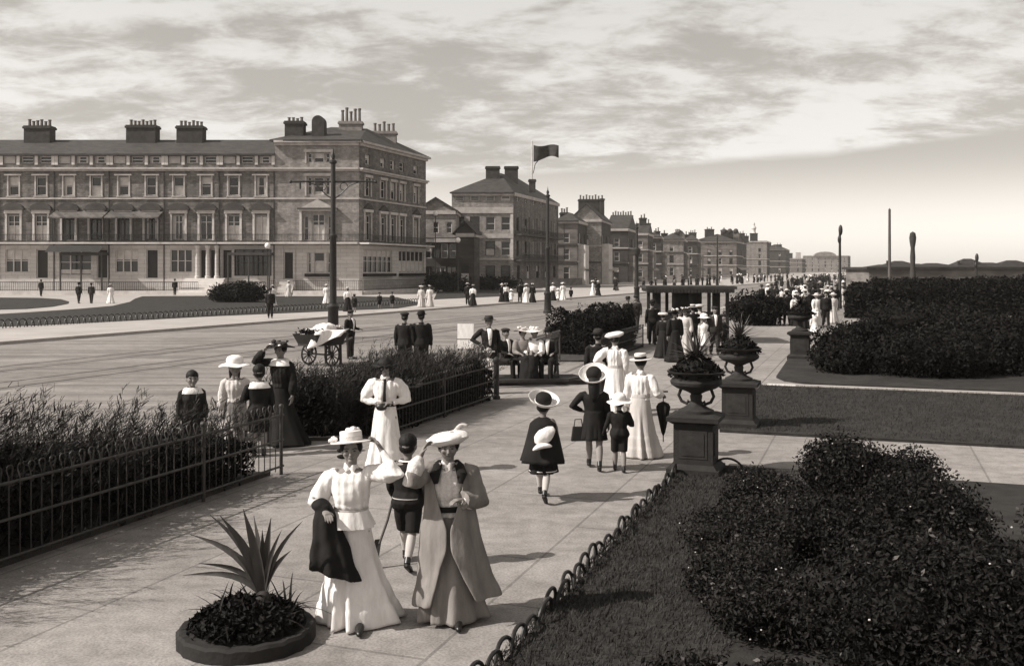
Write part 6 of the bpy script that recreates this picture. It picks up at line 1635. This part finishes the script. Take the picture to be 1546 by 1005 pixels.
for (px,fy,kd,fc,lb,z) in SMALL:
    p = G(px,fy,z); p.y = min(p.y, 105)
    if p.y < 105: pass
    x = WX(px,p.y); person((x,p.y), HT[kd], lb, face=fc, detail=0, stride=.12 if KIND[kd].get('man') else 0, z=z, group='strollers on the far side of the road', **kind(kd, px))
NEAR = [  # round the shelter and up the crowded walk
 (1019,546,'wd',190,'woman in a long black dress in front of the shelter, seen from behind',1.56),(1001,540,'wd',150,'woman in dark clothes sitting out by the left corner of the shelter',1.4),
 (985,520,'md',180,'man in dark clothes behind the hedge at the left of the shelter',1.6),(948,505,'md',20,'man in dark clothes at the road side left of the shelter',1.6),(960,503,'mc',-20,'man in grey by the hedge end left of the shelter',1.62),
 (1034,536,'ww',340,'woman in white blouse and hat at the front of the shelter',1.5),(1046,530,'md',190,'man in a dark suit leaning in the middle of the shelter group',1.55),(1063,536,'cw',5,'child in a white frock before the shelter posts',1.3),
 (1079,536,'mc',5,'man in a dark suit facing the viewer at the right of the shelter group',1.56),(1092,530,'cd',20,'boy in dark clothes at the right corner of the shelter',1.25),(1056,524,'wc',190,'woman in cream with a boater behind the child in white',1.5),
 (1026,528,'wm',30,'woman in a white blouse seated level with the shelter bench',1.35),
 (1160,491,'md',180,'man in a dark suit, left of three walking away abreast',1.7),(1174,491,'md',178,'man in a dark suit, middle of three walking away abreast',1.72),(1188,491,'md',182,'man in a dark suit, right of three walking away abreast',1.7),
 (1201,492,'wm',190,'woman in a white blouse just right of the three men abreast',1.56),(1213,496,'wd',10,'woman in black behind the furthest urn',1.6),(1230,512,'cw',185,'child in a white frock and hat half hidden by the hedge beside the third urn',1.15),
 (1233,492,'ww',20,'woman in white with a big pale hat coming along the crowded walk',1.58),(1247,494,'md',0,'man in dark clothes close beside the hedge on the crowded walk',1.7),(1258,488,'wc',10,'woman in cream at the hedge side of the crowded walk',1.55),
 (1222,484,'md',180,'man in a bowler behind the woman with the big pale hat',1.7),(1241,476,'wd',0,'woman in dark among the crowd left of the lumpy lamp pole',1.58),(1206,474,'ms',170,'man in a boater beyond the three men abreast',1.68),
 (1180,470,'wm',180,'woman in a white blouse ahead of the three men abreast',1.56),(1150,462,'wd',180,'woman in dark at the left of the crowded walk',1.58),(1160,458,'ww',10,'woman in white at the left of the crowded walk, further off',1.55),
 (1197,460,'md',0,'man in dark coming out of the far crowd',1.7),(1215,462,'ww',180,'woman in white in the middle of the far crowd',1.55),(1228,458,'md',180,'man in dark in the middle of the far crowd',1.7),
 (1207,486,'md',185,'stout man in dark just beyond the furthest urn',1.7),(1216,478,'wd',175,'woman in dark strolling ahead of the stout man beyond the furthest urn',1.56),(1236,484,'mc',170,'man in grey right behind the child in white by the third urn',1.7),
 (1188,476,'wd',10,'woman in dark a little ahead of the three men abreast',1.57),(1170,466,'md',0,'man in dark approaching the three men abreast',1.7),(1244,486,'cd',180,'dark clad child among the strollers by the hedge',1.2),
 (1228,470,'md',175,'tall man in dark at the heart of the crowded walk',1.74),(1202,466,'wm',0,'woman in a white blouse and dark skirt at the heart of the crowded walk',1.56),(1256,474,'md',185,'man in dark at the hedge edge behind the woman in cream',1.7),
 (1250,464,'ww',180,'woman in white at the right of the far crowd by the lamp pole',1.56),(1262,468,'md',10,'man in dark at the foot of the lumpy lamp pole',1.7),(1272,462,'wc',0,'woman in cream just right of the lumpy lamp pole',1.55),
]
for (px,fy,kd,fc,lb,hgt) in NEAR:
    p = G(px,fy); person((p.x,p.y), hgt, lb, face=fc, detail=1 if p.y < 40 else 0, stride=.15 if KIND[kd].get('man') else 0, group='strollers round the shelter and along the crowded walk', **kind(kd, px))
# ---- the far crowd, one dense mass at the end of the walks
def crowd():
    r = random.Random(17); v = []; f = []; mi = []
    def put(mb, k):
        o = len(v); v.extend(mb.v); f.extend([tuple(i+o for i in q) for q in mb.f]); mi.extend([k]*len(mb.f))
    def one(x, y):
        s = r.uniform(.88,1.05); k = r.choice((0,0,0,0,0,0,0,1,2,2)); lo = r.choice((0,0,k)); wom = r.random() < .5; q = lambda m: m.xf(Matrix.Translation((x,y,0)) @ Matrix.Rotation(r.random()*6,4,'Z') @ Matrix.Scale(s,4))
        lo_m = MB()
        if wom: lo_m.lathe([(.28,.01),(.2,.4),(.15,.85),(.11,1.02)],8)
        else:
            for e in (1,-1): lo_m.tube([(e*.09,0,.02),(e*.09,.0,.5),(e*.08,0,.9)],[.06,.08,.1],6)
        put(q(lo_m), lo)
        tp = MB().rings([ering(0,0,.9,.14,.1,8),ering(0,0,1.1,.15,.1,8),ering(0,0,1.3,.2,.12,8),ering(0,0,1.4,.17,.1,8),ering(0,0,1.45,.06,.06,8)])
        for e in (1,-1): tp.tube([(e*.19,0,1.38),(e*.25,0,1.1),(e*.2,-.1,.85)],[.06,.055,.04],6)
        put(q(tp), k); put(q(MB().ell((0,0,1.56),(.085,.1,.125),8,6)), 3)
        hat = MB()
        if wom: hat.lathe([(.27,1.63),(.26,1.66),(.13,1.68),(.12,1.8),(0,1.84)],8)
        else: hat.lathe([(.15,1.62),(.15,1.64),(.11,1.65),(.1,1.76),(0,1.78)],8)
        put(q(hat), r.choice((0,1,0,0,0,2)) if wom else 0)
    for k in range(95):
        y = 78+r.random()**1.3*200; one(PR(y)+r.uniform(-6.5,2.5)+.02*y*r.uniform(-1,1), y)
    for k in range(70):
        y = r.uniform(120,260); one(KL(y)+r.uniform(-9,-.6), y)
    for k in range(40):
        y = r.uniform(110,240); one(KN(y)+r.uniform(-1.5,1.5), y)
    me = bpy.data.meshes.new('crowd'); me.from_pydata(v,[],f); me.update()
    for n in ('black','white','grey','skin'): me.materials.append(M[n])
    me.polygons.foreach_set('material_index', mi); me.polygons.foreach_set('use_smooth',[True]*len(me.polygons))
    o = bpy.data.objects.new('distant_crowd', me); COL.objects.link(o); o['kind'] = 'stuff'; o['label'] = 'dense distant crowd of strollers filling the far end of the walks'
crowd()
# ================================================================ LIGHT, SKY, CAMERA
SUN_DIR = Vector((-1.0, -.30, .92)).normalized()       # towards the sun: over the town, a little behind the viewer
sun = bpy.data.lights.new('sun', 'SUN'); sun.energy = 4.8; sun.angle = R(.6); sun.color = (1, .96, .9)
so = bpy.data.objects.new('sun', sun); COL.objects.link(so); so.rotation_euler = SUN_DIR.to_track_quat('Z', 'Y').to_euler(); so.location = (-60,-20,60)
w = bpy.data.worlds.new('World'); SC.world = w; w.use_nodes = True; nt = w.node_tree; N = nt.nodes; LK = nt.links
bg = N['Background']; bg.inputs['Strength'].default_value = .14
sky = N.new('ShaderNodeTexSky'); sky.sky_type = 'NISHITA'; sky.sun_disc = False
sky.sun_elevation = math.asin(SUN_DIR.z); sky.sun_rotation = math.atan2(SUN_DIR.x, SUN_DIR.y)
sky.air_density = 1.0; sky.dust_density = 2.0
def mth(op, a, b=None, c=None, clamp=False):
    n = N.new('ShaderNodeMath'); n.operation = op; n.use_clamp = clamp
    for i, x in enumerate((a, b, c)):
        if x is None: continue
        if isinstance(x, (int, float)): n.inputs[i].default_value = x
        else: LK.new(x, n.inputs[i])
    return n.outputs[0]
def sstep(x, a, b):
    n = N.new('ShaderNodeMapRange'); n.interpolation_type = 'SMOOTHSTEP'; n.inputs['From Min'].default_value = a; n.inputs['From Max'].default_value = b; LK.new(x, n.inputs['Value']); return n.outputs[0]
bw = N.new('ShaderNodeRGBToBW'); LK.new(sky.outputs[0], bw.inputs[0])
tc = N.new('ShaderNodeTexCoord'); sp = N.new('ShaderNodeSeparateXYZ'); LK.new(tc.outputs['Generated'], sp.inputs[0])
z = mth('MAXIMUM', sp.outputs[2], 0.0)
zz = mth('ADD', z, .2)
cx, cy = mth('DIVIDE', sp.outputs[0], zz), mth('DIVIDE', sp.outputs[1], zz)
cb = N.new('ShaderNodeCombineXYZ'); LK.new(cx, cb.inputs[0]); LK.new(cy, cb.inputs[1])
def cnoise(scale, stretch, det, rough, off, dist=0.0):
    mp = N.new('ShaderNodeMapping'); mp.inputs['Scale'].default_value = stretch; mp.inputs['Location'].default_value = off; LK.new(cb.outputs[0], mp.inputs[0])
    n = N.new('ShaderNodeTexNoise'); n.inputs['Scale'].default_value = scale; n.inputs['Detail'].default_value = det; n.inputs['Roughness'].default_value = rough; n.inputs['Distortion'].default_value = dist
    LK.new(mp.outputs[0], n.inputs['Vector']); return n.outputs['Fac']
n1 = cnoise(1.5, (.75, 1, 1), 10, .62, (3.1, 1.7, 0), .3); n2 = cnoise(7, (.75, 1, 1), 9, .66, (0, 5, 0), .3)
cl = mth('ADD', mth('MULTIPLY', n1, .62), mth('MULTIPLY', n2, .38))
cloud = sstep(cl, .43, .57)
# the cloud sheet ends in a long low edge above the sea horizon
edge = cnoise(.9, (1, 1, 1), 5, .5, (7, 0, 0))
ez = mth('ADD', mth('ADD', z, mth('MULTIPLY', mth('SUBTRACT', edge, .5), .035)), mth('MULTIPLY', sp.outputs[0], -.055))
cover = sstep(ez, .092, .104)
cloud = mth('MULTIPLY', cloud, cover)
base = mth('MULTIPLY', mth('POWER', bw.outputs[0], .55), 1.75)      # even out the far side of the sky, as the old plate does
SKYGAIN = N.new('ShaderNodeValue'); SKYGAIN.outputs[0].default_value = 1.0
lum = mth('MULTIPLY', base, mth('ADD', .82, mth('MULTIPLY', cloud, .52)))
# thin bright veil low down, over the sea
lum = mth('MULTIPLY', lum, mth('ADD', 1.0, mth('MULTIPLY', mth('SUBTRACT', 1.0, sstep(z, -.01, .12)), 1.65)))
tint = N.new('ShaderNodeMix'); tint.data_type = 'RGBA'; tint.inputs[6].default_value = (1,.94,.86,1); tint.inputs[7].default_value = (1,.97,.93,1); LK.new(cloud, tint.inputs[0])
cm = N.new('ShaderNodeMix'); cm.data_type = 'RGBA'; cm.blend_type = 'MULTIPLY'; cm.inputs[0].default_value = 1
LK.new(tint.outputs[2], cm.inputs[6]); LK.new(lum, cm.inputs[7]); LK.new(cm.outputs[2], bg.inputs['Color'])
# sea haze over the whole view
hz = MB().box(-420, 1300, -50, 1150, -1.4, 34).build('haze', None, None); hz['kind'] = 'stuff'; hz.display_type = 'WIRE'
hm = bpy.data.materials.new('haze'); hm.use_nodes = True; hn = hm.node_tree; hn.nodes.remove(hn.nodes['Principled BSDF'])
pv = hn.nodes.new('ShaderNodeVolumePrincipled'); pv.inputs['Density'].default_value = .0002; pv.inputs['Color'].default_value = (.95,.91,.86,1); pv.inputs['Anisotropy'].default_value = .2
hn.links.new(pv.outputs[0], hn.nodes['Material Output'].inputs['Volume']); hz.data.materials.append(hm)
cam = bpy.data.cameras.new('camera'); co = bpy.data.objects.new('camera', cam); COL.objects.link(co); SC.camera = co
co.location = (0, 0, CH); co.rotation_euler = (PI/2, 0, 0)
cam.sensor_width = 36; cam.lens = 36*F/1546; cam.shift_y = (HZ-502.5)/1546; cam.shift_x = 0; cam.clip_end = 9000; cam.clip_start = .1
SC.view_settings.view_transform = 'Standard'; SC.view_settings.look = 'None'; SC.view_settings.gamma = 1; SC.view_settings.exposure = 0.42
SC.cycles.max_bounces = 6; SC.cycles.use_denoising = True
bpy.data.scenes.remove(_tmp)
